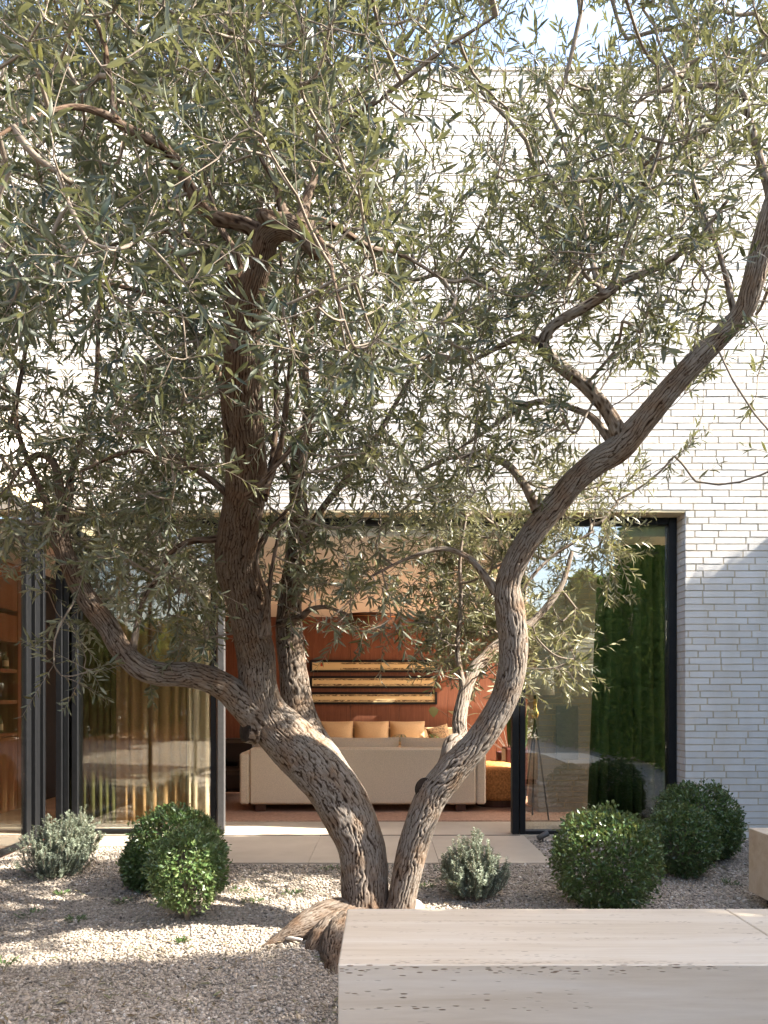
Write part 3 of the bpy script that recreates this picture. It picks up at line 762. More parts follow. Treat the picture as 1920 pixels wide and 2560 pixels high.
# ------------------------------------------------------------------ olive tree
def catmull(pts, step):
    pts = np.asarray(pts, float); ext = np.vstack([2*pts[0]-pts[1], pts, 2*pts[-1]-pts[-2]]); out = []
    for i in range(1, len(ext)-2):
        p0, p1, p2, p3 = ext[i-1:i+3]; n = max(2, int(np.linalg.norm((p2-p1)[:3])/step))
        t = np.linspace(0, 1, n, endpoint=False)[:, None]
        out.append(.5*((2*p1)+(-p0+p2)*t+(2*p0-5*p1+4*p2-p3)*t*t+(-p0+3*p1-3*p2+p3)*t**3))
    out.append(pts[-1][None]); return np.concatenate(out)
class Bark:
    def __init__(s): s.v = []; s.q = []; s.t = []; s.b = []; s.h = []; s.n = 0; s.k = 0
    def limb(s, pts, seg=48, step=.009, lump=.10, fis=.085, flare=0, cap=.4):
        c = catmull(pts, step); ctr, rad = c[:, :3], np.maximum(c[:, 3], .0012)
        T = unit(np.gradient(ctr, axis=0)); n = len(ctr)
        if flare: rad = rad*(1+flare*np.exp(-np.arange(n)*step/(rad[0]*1.3)))
        s.k += 1; L = np.concatenate([[0], np.cumsum(np.linalg.norm(np.diff(ctr, axis=0), axis=1))])
        Nn = np.zeros_like(ctr); up = np.array([.3, .9, .2]); v = np.cross(T[0], up); v /= np.linalg.norm(v)
        for i in range(n):
            v = v-T[i]*np.dot(v, T[i]); v /= np.linalg.norm(v); Nn[i] = v
        Bn = np.cross(T, Nn); a = np.linspace(0, 2*np.pi, seg, endpoint=False); ca, sa = np.cos(a), np.sin(a)
        tw = L*1.1
        A = a[None]+tw[:, None]*.35
        bk = np.stack([np.cos(A)*rad[:, None], np.sin(A)*rad[:, None], np.broadcast_to(L[:, None], (n, seg))+s.k*7.3], -1)
        lo = fbm(bk*np.array([9, 9, 5.])+s.k, 20)-.5
        k = max(3, round(2*np.pi*float(np.median(rad))/.0165))
        wp = fbm(bk*np.array([17, 17, 7.5]), 31, 3)-.5; wp2 = fbm(bk*np.array([40, 40, 20.]), 33, 2)-.5
        wv = np.abs(np.sin(a[None]*k/2+wp*10+wp2*4.2)); dep = .45+.9*fbm(bk*np.array([30, 30, 12.]), 35, 2)
        cr = np.clip(1-wv/.52, 0, 1)*np.clip(dep, 0, 1)
        cx = np.abs(np.sin(L[:, None]*2*np.pi/.075+wp*22+wp2*12)); cr2 = np.clip(1-cx/.26, 0, 1)*np.clip((fbm(bk*np.array([45, 45, 30.]), 39, 2)-.38)*5, 0, 1)*.85
        fine = fbm(bk*np.array([130, 130, 60.]), 37, 2)
        hgt = np.clip(1-np.maximum(cr, cr2)*1.15, 0, 1)*.8+fine*.2
        rr = rad[:, None]*(1+lump*2*lo) + np.minimum(rad[:, None]*fis, .0062)*(hgt-.5)*2
        vv = ctr[:, None]+rr[..., None]*(ca[None, :, None]*Nn[:, None]+sa[None, :, None]*Bn[:, None])
        i = np.arange(n*seg).reshape(n, seg); j = np.roll(i, -1, 1)
        s.q.append(np.stack([i[:-1], j[:-1], j[1:], i[1:]], -1).reshape(-1, 4)+s.n)
        s.v.append(vv.reshape(-1, 3)); s.b.append(bk.reshape(-1, 3)); s.h.append(hgt.ravel()); base = s.n; s.n += n*seg
        s.v.append(ctr[-1:]+T[-1:]*rad[-1]*cap); s.b.append(bk[-1, :1]); s.h.append(np.array([.5])); tip = s.n; s.n += 1
        k = base+(n-1)*seg; ar = np.arange(seg)
        s.t.append(np.stack([k+ar, k+np.roll(ar, -1), np.full(seg, tip)], -1)); return c
    def build(s, name, parent):
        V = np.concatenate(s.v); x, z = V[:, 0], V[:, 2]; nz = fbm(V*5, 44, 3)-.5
        painted_shade = np.maximum(np.clip((z-1.25+nz*.6)/.7, 0, 1)*np.clip((.15-x)/.3, 0, 1)*.85, np.clip((.34-z+nz*.3)/.3, 0, 1)*.8)  # shade painted into the bark colour: upper left stem and root flare
        me = make_mesh(name, V, [np.concatenate(s.q), np.concatenate(s.t)], True, {'bark': np.concatenate(s.b), 'h': np.concatenate(s.h), 'painted_shade': painted_shade})
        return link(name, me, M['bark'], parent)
def L(rows):
    """rows of (px, py, Y, r_px) -> (x, y, z, r)"""
    return np.array([np.append(P(a, b, Y), r/F*Y) for a, b, Y, r in rows])
TX, TY = -.05, 4.42
tree = thing('olive_tree', 'old multi stemmed olive tree with a wide airy crown in the gravel court', 'tree', (TX, TY, 0))
bk = Bark(); skel = []
S1 = L([(925, 2345, 4.46, 88), (915, 2275, 4.48, 62), (910, 2200, 4.5, 57), (900, 2112, 4.52, 58), (854, 2000, 4.56, 64), (790, 1915, 4.6, 65), (726, 1850, 4.6, 62), (672, 1795, 4.56, 54), (650, 1735, 4.5, 46), (639, 1640, 4.4, 45), (629, 1590, 4.3, 45), (612, 1500, 4.1, 44), (590, 1410, 3.9, 48), (598, 1320, 3.7, 48), (615, 1210, 3.52, 48), (611, 1100, 3.34, 48), (604, 1000, 3.2, 50), (604, 905, 3.06, 44), (607, 850, 3.0, 40), (616, 775, 2.92, 36), (636, 700, 2.85, 31), (655, 640, 2.8, 28), (672, 588, 2.76, 28), (715, 568, 2.74, 27), (762, 590, 2.72, 24)])
bk.limb(S1, 168, .0085)
S1b = L([(600, 870, 3.0, 30), (584, 790, 2.95, 24), (584, 720, 2.9, 20), (592, 672, 2.87, 15), (580, 620, 2.85, 9), (548, 560, 2.85, 7), (520, 470, 2.85, 5), (505, 380, 2.85, 3)]); bk.limb(S1b, 64, .010)
S3 = L([(890, 2060, 4.64, 40), (850, 1985, 4.67, 44), (808, 1905, 4.72, 45), (768, 1835, 4.76, 43), (746, 1771, 4.78, 38), (735, 1700, 4.80, 34), (727, 1636, 4.82, 32), (723, 1575, 4.84, 31), (725, 1500, 4.86, 28), (738, 1400, 4.88, 25), (748, 1290, 4.92, 21), (742, 1170, 4.97, 18), (770, 1040, 5.02, 14), (760, 900, 5.07, 11), (800, 740, 5.12, 8), (790, 560, 5.12, 5)])
bk.limb(S3, 110, .009)
S2 = L([(965, 2350, 4.42, 60), (1000, 2270, 4.42, 37), (1008, 2230, 4.42, 34), (1018, 2180, 4.42, 34), (1036, 2110, 4.41, 36), (1072, 2005, 4.4, 37), (1125, 1932, 4.38, 37), (1192, 1858, 4.36, 33), (1240, 1785, 4.34, 32), (1266, 1730, 4.32, 32), (1281, 1660, 4.3, 33), (1283, 1600, 4.28, 34), (1274, 1520, 4.26, 35), (1270, 1460, 4.24, 30), (1291, 1400, 4.2, 29), (1320, 1350, 4.16, 28), (1358, 1300, 4.12, 29), (1398, 1250, 4.08, 29), (1440, 1200, 4.03, 29), (1492, 1155, 3.98, 30), (1548, 1118, 3.93, 33), (1610, 1050, 3.87, 29), (1683, 964, 3.8, 27), (1753, 889, 3.72, 26), (1816, 825, 3.66, 25), (1860, 775, 3.6, 24), (1880, 715, 3.55, 24), (1898, 640, 3.5, 24), (1925, 530, 3.42, 22), (1960, 400, 3.36, 18), (1970, 250, 3.3, 13), (1940, 80, 3.25, 8)])
bk.limb(S2, 128, .009)
S4 = L([(1095, 1955, 4.5, 24), (1120, 1910, 4.56, 24), (1133, 1862, 4.62, 23), (1150, 1845, 4.66, 18), (1149, 1798, 4.72, 17), (1163, 1730, 4.8, 16), (1184, 1676, 4.88, 15), (1211, 1646, 4.95, 14), (1246, 1611, 5.02, 12), (1330, 1555, 5.12, 9), (1400, 1470, 5.2, 7), (1430, 1380, 5.25, 5)])
bk.limb(S4, 64, .011)
S4b = L([(1160, 1728, 4.8, 9), (1148, 1665, 4.82, 7), (1143, 1614, 4.84, 6), (1152, 1513, 4.86, 5), (1150, 1400, 4.9, 4), (1165, 1290, 4.9, 3)]); bk.limb(S4b, 12, .02)
B6 = L([(650, 1790, 4.54, 40), (608, 1756, 4.46, 36), (567, 1722, 4.38, 33), (521, 1698, 4.3, 31), (463, 1686, 4.22, 29), (399, 1684, 4.15, 28), (347, 1667, 4.09, 27), (301, 1621, 4.08, 26), (270, 1566, 4.06, 25), (220, 1500, 4.04, 24), (174, 1413, 4.0, 22), (150, 1345, 3.97, 20), (156, 1290, 3.95, 15), (148, 1213, 3.92, 11), (135, 1160, 3.9, 9), (98, 1136, 3.86, 7), (60, 1160, 3.8, 5), (20, 1220, 3.75, 3)])
bk.limb(B6, 100, .0095, flare=.25)
# roots spreading over the gravel
for rows in ([(915, 2312, 4.52, 60), (850, 2298, 4.42, 54), (788, 2316, 4.32, 44), (738, 2335, 4.25, 30), (695, 2352, 4.2, 15), (655, 2372, 4.15, 5)],
             [(915, 2345, 4.44, 84), (872, 2350, 4.2, 66), (848, 2392, 3.98, 48), (838, 2450, 3.78, 27), (826, 2510, 3.6, 8)],
             [(910, 2335, 4.46, 84), (846, 2340, 4.28, 58), (800, 2378, 4.1, 40), (765, 2412, 4.0, 14)],
             [(985, 2310, 4.42, 44), (1040, 2310, 4.5, 24), (1080, 2315, 4.55, 8)],
             [(950, 2300, 4.5, 60), (960, 2280, 4.75, 30), (980, 2270, 5.0, 6)]):
    bk.limb(L(rows), 96, .010, .16)
limbs = [S1[12:], S3[6:], S2[15:], S4[5:], S4b, B6[6:]]
MED = [
 [(668, 592, 2.78, 20), (642, 578, 2.78, 19), (610, 560, 2.76, 18), (575, 553, 2.74, 17), (521, 538, 2.7, 17), (480, 480, 2.66, 15), (440, 405, 2.6, 14), (393, 359, 2.55, 13), (312, 318, 2.5, 11), (260, 285, 2.46, 9), (174, 268, 2.4, 7), (70, 300, 2.3, 5), (-40, 360, 2.2, 3)],
 [(290, 300, 2.48, 8), (272, 190, 2.46, 7), (255, 90, 2.45, 6), (210, -10, 2.4, 4), (180, -120, 2.4, 3)],
 [(715, 568, 2.74, 16), (700, 500, 2.74, 10), (684, 445, 2.75, 8), (651, 380, 2.75, 7), (640, 250, 2.8, 5), (600, 60, 2.85, 4)],
 [(750, 570, 2.72, 18), (765, 505, 2.74, 12), (790, 440, 2.78, 8), (850, 320, 2.8, 7), (960, 240, 2.75, 6), (1100, 130, 2.7, 5), (1240, 40, 2.65, 3)],
 [(760, 545, 2.74, 9), (830, 560, 2.85, 8), (922, 617, 3.0, 7), (1010, 640, 3.1, 5), (1110, 700, 3.2, 3)],
 [(755, 590, 2.72, 20), (785, 625, 2.68, 17), (786, 640, 2.67, 14)],
 [(720, 560, 2.74, 18), (665, 545, 2.70, 17), (652, 530, 2.68, 15)],
 [(775, 560, 2.74, 10), (820, 640, 2.6, 6), (835, 700, 2.5, 4), (860, 800, 2.4, 3)],
 [(1556, 1110, 3.92, 20), (1540, 1065, 3.90, 17), (1515, 1022, 3.88, 16), (1463, 964, 3.84, 16), (1411, 923, 3.8, 15), (1362, 875, 3.76, 15), (1366, 835, 3.74, 14), (1400, 802, 3.72, 13), (1452, 773, 3.7, 12), (1510, 738, 3.68, 12), (1568, 698, 3.66, 10), (1654, 663, 3.62, 8), (1740, 600, 3.6, 6), (1820, 500, 3.55, 4)],
 [(1510, 738, 3.68, 9), (1490, 690, 3.7, 7), (1470, 610, 3.75, 6), (1440, 480, 3.8, 5), (1400, 330, 3.8, 3)],
 [(1525, 728, 3.68, 9), (1550, 660, 3.6, 7), (1590, 540, 3.55, 6), (1640, 400, 3.5, 5), (1690, 230, 3.5, 3)],
 [(1362, 862, 3.76, 10), (1307, 842, 3.8, 8), (1249, 866, 3.85, 7), (1170, 900, 3.9, 5), (1080, 880, 3.95, 3)],
 [(1533, 1110, 3.94, 11), (1481, 1045, 3.98, 9), (1434, 1022, 4.02, 8), (1376, 1004, 4.06, 8), (1307, 1016, 4.1, 7), (1220, 1074, 4.15, 5), (1133, 1132, 4.2, 3)],
 [(1345, 1275, 4.1, 12), (1307, 1207, 4.14, 10), (1267, 1161, 4.18, 9), (1220, 1143, 4.22, 8), (1133, 1143, 4.3, 6), (1040, 1180, 4.35, 4)],
 [(1240, 1480, 4.25, 10), (1196, 1420, 4.2, 8), (1160, 1387, 4.15, 7), (1100, 1372, 4.1, 6), (1010, 1400, 4.05, 4), (930, 1440, 4.0, 3)],
 [(1840, 800, 3.64, 9), (1800, 640, 3.7, 6), (1740, 480, 3.75, 5), (1700, 300, 3.8, 3)],
 [(1930, 500, 3.42, 12), (1880, 330, 3.45, 9), (1850, 230, 3.45, 8), (1760, 215, 3.45, 6), (1650, 230, 3.5, 4)],
 [(700, 1560, 4.6, 9), (722, 1552, 4.5, 9), (757, 1540, 4.4, 9), (772, 1525, 4.36, 7), (815, 1518, 4.3, 5), (880, 1540, 4.25, 3)],
 [(655, 1590, 4.22, 9), (668, 1500, 4.05, 7), (648, 1440, 3.9, 6), (642, 1390, 3.85, 6), (660, 1340, 3.8, 5), (720, 1270, 3.7, 4), (760, 1180, 3.6, 3)],
 [(668, 1585, 4.2, 9), (672, 1500, 4.06, 6), (680, 1420, 4.0, 5), (700, 1320, 4.0, 4)],
 [(655, 1245, 3.5, 12), (672, 1200, 3.52, 8), (690, 1060, 3.55, 7), (690, 900, 3.55, 6), (705, 760, 3.5, 5), (700, 600, 3.5, 3)],
 [(658, 1235, 3.5, 11), (700, 1120, 3.5, 8), (717, 1000, 3.45, 7), (728, 880, 3.4, 6), (742, 700, 3.4, 5), (745, 520, 3.4, 4)],
 [(618, 1240, 3.42, 7), (660, 1200, 3.35, 6), (745, 1100, 3.3, 5), (800, 1020, 3.3, 3)],
 [(560, 1345, 3.75, 10), (525, 1350, 3.75, 9), (470, 1355, 3.75, 7), (420, 1390, 3.78, 5), (390, 1460, 3.8, 3)],
 [(575, 1240, 3.55, 9), (500, 1180, 3.5, 8), (420, 1140, 3.5, 7), (320, 1130, 3.5, 5), (200, 1180, 3.5, 3)],
 [(570, 1010, 3.2, 11), (530, 900, 3.2, 9), (480, 820, 3.2, 8), (420, 760, 3.15, 7), (320, 720, 3.1, 5), (180, 700, 3.0, 3)],
 [(575, 880, 3.05, 10), (520, 800, 3.2, 8), (440, 640, 3.4, 7), (340, 540, 3.6, 6), (200, 470, 3.8, 4)],
 [(590, 720, 2.9, 9), (555, 640, 2.95, 8), (500, 600, 3.1, 7), (400, 580, 3.3, 5), (260, 620, 3.5, 3)],
 [(150, 1330, 3.96, 10), (90, 1200, 4.0, 7), (40, 1050, 4.0, 6), (60, 900, 4.0, 5), (80, 760, 4.0, 4)],
 [(160, 1290, 3.95, 9), (180, 1180, 4.0, 7), (235, 1000, 4.1, 6), (245, 850, 4.2, 5), (250, 700, 4.3, 3)],
 [(330, 1650, 4.08, 10), (338, 1590, 4.1, 8), (360, 1500, 4.15, 6), (420, 1400, 4.2, 4)],
 [(738, 1400, 4.76, 12), (800, 1280, 4.8, 9), (880, 1180, 4.85, 8), (960, 1060, 4.9, 6), (1050, 900, 4.9, 4)],
 [(742, 1170, 4.85, 9), (860, 1020, 4.95, 7), (930, 860, 5.0, 6), (980, 700, 5.0, 4)],
 [(745, 1210, 4.83, 9), (640, 1050, 5.0, 7), (520, 930, 5.1, 6), (400, 820, 5.2, 4)],
 [(1246, 1611, 5.02, 7), (1290, 1500, 5.1, 5), (1370, 1400, 5.2, 4), (1480, 1330, 5.2, 3)],
]
for i, rows in enumerate(MED):
    c = L(rows); bk.limb(c, 20 if rows[0][3] > 13 else 12, .014 if rows[0][3] > 13 else .022, .14, .06, .35); limbs.append(c)
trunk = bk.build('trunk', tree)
# old pruning cuts
def cut(px, py, Y, r_px, d, ln, squash=.7):
    c = P(px, py, Y); r = r_px/F*Y; d = unit(np.array(d, float)); b = Bark()
    e = c+d*ln; pts = np.array([np.append(c-d*ln, r*1.15), np.append(c, r*1.05), np.append(e-d*.006, r)])
    b.limb(pts, 28, .008, .1, .06, 0, 0)
    m = MB(); s1 = unit(np.cross(d, [0, 0, 1.0])); s2 = np.cross(s1, d); a = np.linspace(0, 2*np.pi, 28, endpoint=False)
    ring = lambda k, o: e+d*o+(np.cos(a)[:, None]*s1+np.sin(a)[:, None]*s2)*r*k
    v = np.vstack([ring(1.04, -.012), ring(.98, .004), ring(.6, .007), (e+d*.006)[None]]); n = 28; k = np.arange(n); j = (k+1) % n
    m.add(v, np.vstack([np.stack([k+o, j+o, j+o+n, k+o+n], -1) for o in (0, n)]), np.stack([k+2*n, j+2*n, np.full(n, 3*n)], -1))
    b.build('branch_stub', tree); m.build('pruning_cut', M['cut'], tree, True)
cut(625, 1826, 4.50, 30, (-.82, -.5, .05), .035)
cut(1064, 1972, 4.37, 27, (-.62, -.72, .30), .018)
cut(1352, 872, 3.74, 14, (-.75, -.6, -.3), .02)

# crown: twigs grown towards leafy shoots
DENS = """9998888765421456
9999888864213566
8888888741267775
7877888721256775
8987899833456765
9998999856677764
9999998778888764
8888988868887764
7788889889887844
6788889988888534
5678867778875322
4678857877652121
4678857777543210
4578736667785100
3467636655762000
0356513335640000
0201000002330000""".split('\n')
SUN = unit(np.array([.78, -.15, .67]))
VIS = [[(650, 1735, 4.28, 46), (639, 1640, 4.2, 45), (612, 1500, 3.98, 44), (590, 1410, 3.84, 48), (598, 1320, 3.7, 48), (615, 1210, 3.52, 48), (611, 1100, 3.34, 48), (604, 1000, 3.2, 50), (606, 850, 3.0, 38), (632, 700, 2.85, 29), (672, 588, 2.76, 27), (762, 590, 2.72, 24)],
       [(1283, 1600, 4.28, 34), (1270, 1460, 4.24, 30), (1320, 1350, 4.16, 28), (1398, 1250, 4.08, 29), (1492, 1155, 3.98, 30), (1610, 1050, 3.87, 20), (1753, 889, 3.72, 15), (1880, 715, 3.55, 24), (1925, 530, 3.42, 22)],
       [(608, 1756, 4.26, 36), (463, 1686, 4.12, 29), (347, 1667, 4.09, 27), (270, 1566, 4.06, 25), (174, 1413, 4.0, 18)],
       [(642, 578, 2.78, 10), (521, 538, 2.7, 10), (440, 405, 2.6, 8), (312, 318, 2.5, 6)],
       [(1540, 1065, 3.9, 10), (1463, 964, 3.84, 10), (1362, 875, 3.76, 10), (1400, 802, 3.72, 8), (1510, 738, 3.68, 8), (1654, 663, 3.6, 6)]]
SUNNY = [(-1.09, 4.52, .32, .27), (-1.05, 4.4, .0, .2), (-2.5, 5.8, .3, .33), (-2.1, 5.4, 0, .25), (-.35, 4.45, 1.0, .28), (-.2, 4.45, .5, .2), (.25, 4.5, .7, .22),
         (.9, 5.1, 1.9, .42), (.5, 5.0, 2.0, .35), (1.15, 5.0, 2.4, .4), (.75, 5.0, 2.5, .3), (.6, 4.9, 1.5, .25), (.45, 4.8, 1.3, .25), (-1.4, 4.1, 0, .3), (-.5, 4.7, 1.6, .2)]
def crown():
    nodes = []; nr = []
    for c in limbs:
        cc = catmull(c, .06); nodes.append(cc[:, :3]); nr.append(cc[:, 3])
    nodes = np.concatenate(nodes); nr = np.concatenate(nr); S = len(nodes)
    # leafy shoot anchors sampled from the crown's volume
    cells = []; w = []
    for r, row in enumerate(DENS):
        for c, ch in enumerate(row):
            cells.append((c, r)); w.append(max(0, int(ch))**1.25*(1.0 if r < 11 else 1.5)*(3.6 if r > 11 and 8 < c < 13 else 1)*(.72 if 5 < c < 11 and 5 < r < 13 else 1))
    for r in range(-5, 0):
        for c in range(-3, 18): cells.append((c, r)); w.append((7 if c < 10 else 5)**1.25*(1 if r > -4 else .6))
    for r in range(0, 14):
        for c in (-3, -2, -1): cells.append((c, r)); w.append(7**1.25*(1 if r < 11 else .4))
        for c in (16, 17, 18): cells.append((c, r)); w.append(5**1.25*(1 if r < 8 else .1))
    w = np.array(w, float); w /= w.sum(); n = 11500
    pick = rng.choice(len(cells), n, p=w); cells = np.array(cells)[pick]
    px = (cells[:, 0]+rng.random(n))*120; py = (cells[:, 1]+rng.random(n))*100
    lo = np.where(px < 1000, np.clip(2.05+np.clip(py-700, 0, 900)/900*1.7, 2.05, 3.75), np.clip(2.9+np.clip(py-700, 0, 700)/700*.7, 2.9, 3.6))
    lo = np.where((px > 950) & (px < 1300) & (py < 450), 2.5, lo)
    hi = np.where(px < 900, 5.3, 5.5)
    lit = (py > 1270) & (px > 1000) & (px < 1600); lo = np.where(lit, 4.5, lo); hi = np.where(lit, 5.7, hi)
    far = (px < 250) & (py > 850); lo = np.where(far, 3.4, lo); hi = np.where(far, 4.6, hi)
    u = rng.random(n); Y = (lo**2.3+(hi**2.3-lo**2.3)*u)**(1/2.3)
    A = np.stack([(px-960)/F*Y, Y, H-(py-1743)/F*Y], -1)
    # keep the main limbs in sight and leave the gaps the sun falls through
    kp = np.ones(n)
    for rows in VIS:
        q = catmull(np.array(rows, float), 12)
        for i0 in range(0, len(q), 200):
            qq = q[i0:i0+200]; d = np.hypot(px[:, None]-qq[None, :, 0], py[:, None]-qq[None, :, 1])-qq[None, :, 3]; k = d.argmin(1); near = d[np.arange(n), k]
            kp = np.where((near < 42) & (Y < qq[k, 2]+.12), np.minimum(kp, .10), kp)
    for tx, ty, tz, tr in SUNNY:
        o = np.array([tx, ty, tz]); rel = A-o; al = rel@SUN; dist = np.linalg.norm(rel-al[:, None]*SUN, axis=1)
        kp = np.where((al > .1) & (dist < tr), np.minimum(kp, .06), kp)
    sel = rng.random(n) < kp; A = A[sel]; n = len(A)
    # clump the shoots
    g = fbm(A*2.6, 77, 2); keep = rng.random(n) < np.clip((g-.38)*6+.14, .06, 1); A = A[keep]; n = len(A)
    pos = np.concatenate([nodes, A]); par = np.full(S+n, -1); plen = np.zeros(S+n)
    D = np.full(n, 1e9); pn = np.zeros(n, int)
    for i0 in range(0, S, 400):
        d = np.linalg.norm(A[:, None]-nodes[None, i0:i0+400], axis=2)+np.where(nr[None, i0:i0+400] > .05, .25, 0); k = d.argmin(1); dm = d[np.arange(n), k]
        better = dm < D; D[better] = dm[better]; pn[better] = k[better]+i0
    done = np.zeros(n, bool); order = []
    for it in range(n):
        i = int(np.argmin(np.where(done, 1e9, D))); done[i] = True; j = S+i; par[j] = pn[i]; order.append(j)
        plen[j] = plen[par[j]]+np.linalg.norm(pos[j]-pos[par[j]])
        d = np.linalg.norm(A-A[i], axis=1)+.22*plen[j]
        better = (d < D) & ~done; D[better] = d[better]; pn[better] = j
    cnt = np.zeros(S+n); cnt[S:] = 1
    for j in reversed(order): cnt[par[j]] += cnt[j] if par[j] >= S else 0
    rad = np.minimum(.0021*cnt**.45, .012)
    # branchlet tubes
    tv = []; tq = []; tn = 0
    def tubes(P0, P1, P2, P3, r0, r1, ns=5, seg=5):
        nonlocal tn
        t = np.linspace(0, 1, ns)[None, :, None]
        c = (1-t)**3*P0[:, None]+3*(1-t)**2*t*P1[:, None]+3*(1-t)*t*t*P2[:, None]+t**3*P3[:, None]
        T = unit(np.gradient(c, axis=1)); up = np.array([.31, .57, .76]); Nn = unit(np.cross(T, up)); Bn = np.cross(T, Nn)
        a = np.linspace(0, 2*np.pi, seg, endpoint=False); r = r0[:, None]+(r1-r0)[:, None]*t[..., 0]
        v = c[:, :, None]+r[:, :, None, None]*(np.cos(a)[None, None, :, None]*Nn[:, :, None]+np.sin(a)[None, None, :, None]*Bn[:, :, None])
        m = len(P0); i = np.arange(m*ns*seg).reshape(m, ns, seg)+tn; j = np.roll(i, -1, 2)
        tq.append(np.stack([i[:, :-1], j[:, :-1], j[:, 1:], i[:, 1:]], -1).reshape(-1, 4)); tv.append(v.reshape(-1, 3)); tn += m*ns*seg
        return c
    J = np.array(order); Pp = pos[par[J]]; Pj = pos[J]; e = Pj-Pp; le = np.linalg.norm(e, axis=1, keepdims=True)
    gp = np.where((par[J] >= S)[:, None], pos[par[J]]-pos[np.maximum(par[par[J]], 0)], e)
    k1 = unit(unit(gp)*.35+unit(e)*.9)
    sag = np.array([0, 0, -1.0])*le*.05+rng.normal(size=e.shape)*le*.035
    tubes(Pp, Pp+k1*le*.35+sag, Pp+e*.68+sag, Pj, np.minimum(rad[J]*1.15, rad[np.maximum(par[J], 0)]+np.where(par[J] < S, 1, 0)), rad[J])
    # leafy shoots: 1-2 per anchor
    rep = np.where(rng.random(n) < .55, 2, 1)
    src = np.repeat(np.arange(n), rep); m = len(src)
    bd = unit(k1)[np.argsort(J)][src] if len(J) == n else rng.normal(size=(m, 3))
    zr = A[src, 2]; up = np.clip((zr-2.0)*.35, -.35, .6)
    sd = unit(bd*.55+np.stack([np.zeros(m), np.zeros(m), up+rng.normal(0, .35, m)], -1)+rng.normal(size=(m, 3))*.42)
    ln = rng.uniform(.12, .30, m); near = A[src, 1] < 2.6
    b0 = A[src]; b3 = b0+sd*ln[:, None]; bend = rng.normal(size=(m, 3))*.25; bend[:, 2] -= .12
    b1 = b0+sd*(ln*.35)[:, None]; b2 = b0+sd*(ln*.7)[:, None]+bend*(ln*.18)[:, None]; b3 = b3+bend*(ln*.45)[:, None]
    tubes(b0, b1, b2, b3, np.full(m, .0019), np.full(m, .0009), 5, 4)
    pr = 9; t = (np.arange(pr)+.6)/pr
    LP = []; LD = []; LN = []; LL = []
    for k in range(pr):
        for s in (1, -1):
            LS = None
            tt = np.full(m, t[k])+rng.normal(0, .02, m); tt = np.clip(tt, .02, 1)[:, None]
            c = (1-tt)**3*b0+3*(1-tt)**2*tt*b1+3*(1-tt)*tt*tt*b2+tt**3*b3
            T = unit(3*(1-tt)**2*(b1-b0)+6*(1-tt)*tt*(b2-b1)+3*tt*tt*(b3-b2))
            ref = unit(np.cross(T, np.array([.2, .3, .93]))); ref2 = np.cross(T, ref)
            ang = (np.pi/2 if k % 2 else 0)+rng.normal(0, .35, m); sid = s*(np.cos(ang)[:, None]*ref+np.sin(ang)[:, None]*ref2)
            op = np.clip(rng.normal(.85, .22, m), .3, 1.5)[:, None]
            d = unit(T*np.cos(op)+sid*np.sin(op)+np.array([0, 0, -.12])); nn = unit(T*.8-sid*.35+np.array([0, 0, .55])+rng.normal(size=(m, 3))*.35)
            ok = rng.random(m) < (.82 if k > 1 else .5)
            LP.append(c[ok]); LD.append(d[ok]); LN.append(nn[ok]); LL.append((rng.uniform(.045, .084, m)*(1 if k < pr-2 else .72))[ok])
    LP, LD, LN, LL = map(np.concatenate, (LP, LD, LN, LL))
    # leaf tone: clumps of dark mature leaves, sunlight painted as paler leaves low, at left and on rear stems
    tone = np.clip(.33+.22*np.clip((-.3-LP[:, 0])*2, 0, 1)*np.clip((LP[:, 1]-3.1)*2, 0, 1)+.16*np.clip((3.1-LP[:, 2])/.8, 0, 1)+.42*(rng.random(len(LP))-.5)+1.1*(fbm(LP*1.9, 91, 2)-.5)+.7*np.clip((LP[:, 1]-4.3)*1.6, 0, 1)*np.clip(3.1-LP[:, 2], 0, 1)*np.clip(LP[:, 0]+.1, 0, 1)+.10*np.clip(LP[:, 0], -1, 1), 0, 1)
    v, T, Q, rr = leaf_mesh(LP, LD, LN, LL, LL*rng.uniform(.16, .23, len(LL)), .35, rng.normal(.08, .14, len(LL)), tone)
    print('olive leaves', len(LP), 'shoots', m, 'anchors', n)
    link('branches', make_mesh('branches', np.concatenate(tv), [np.concatenate(tq)], True), M['twig'], tree)
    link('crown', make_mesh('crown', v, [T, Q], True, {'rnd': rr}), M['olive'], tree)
crown()

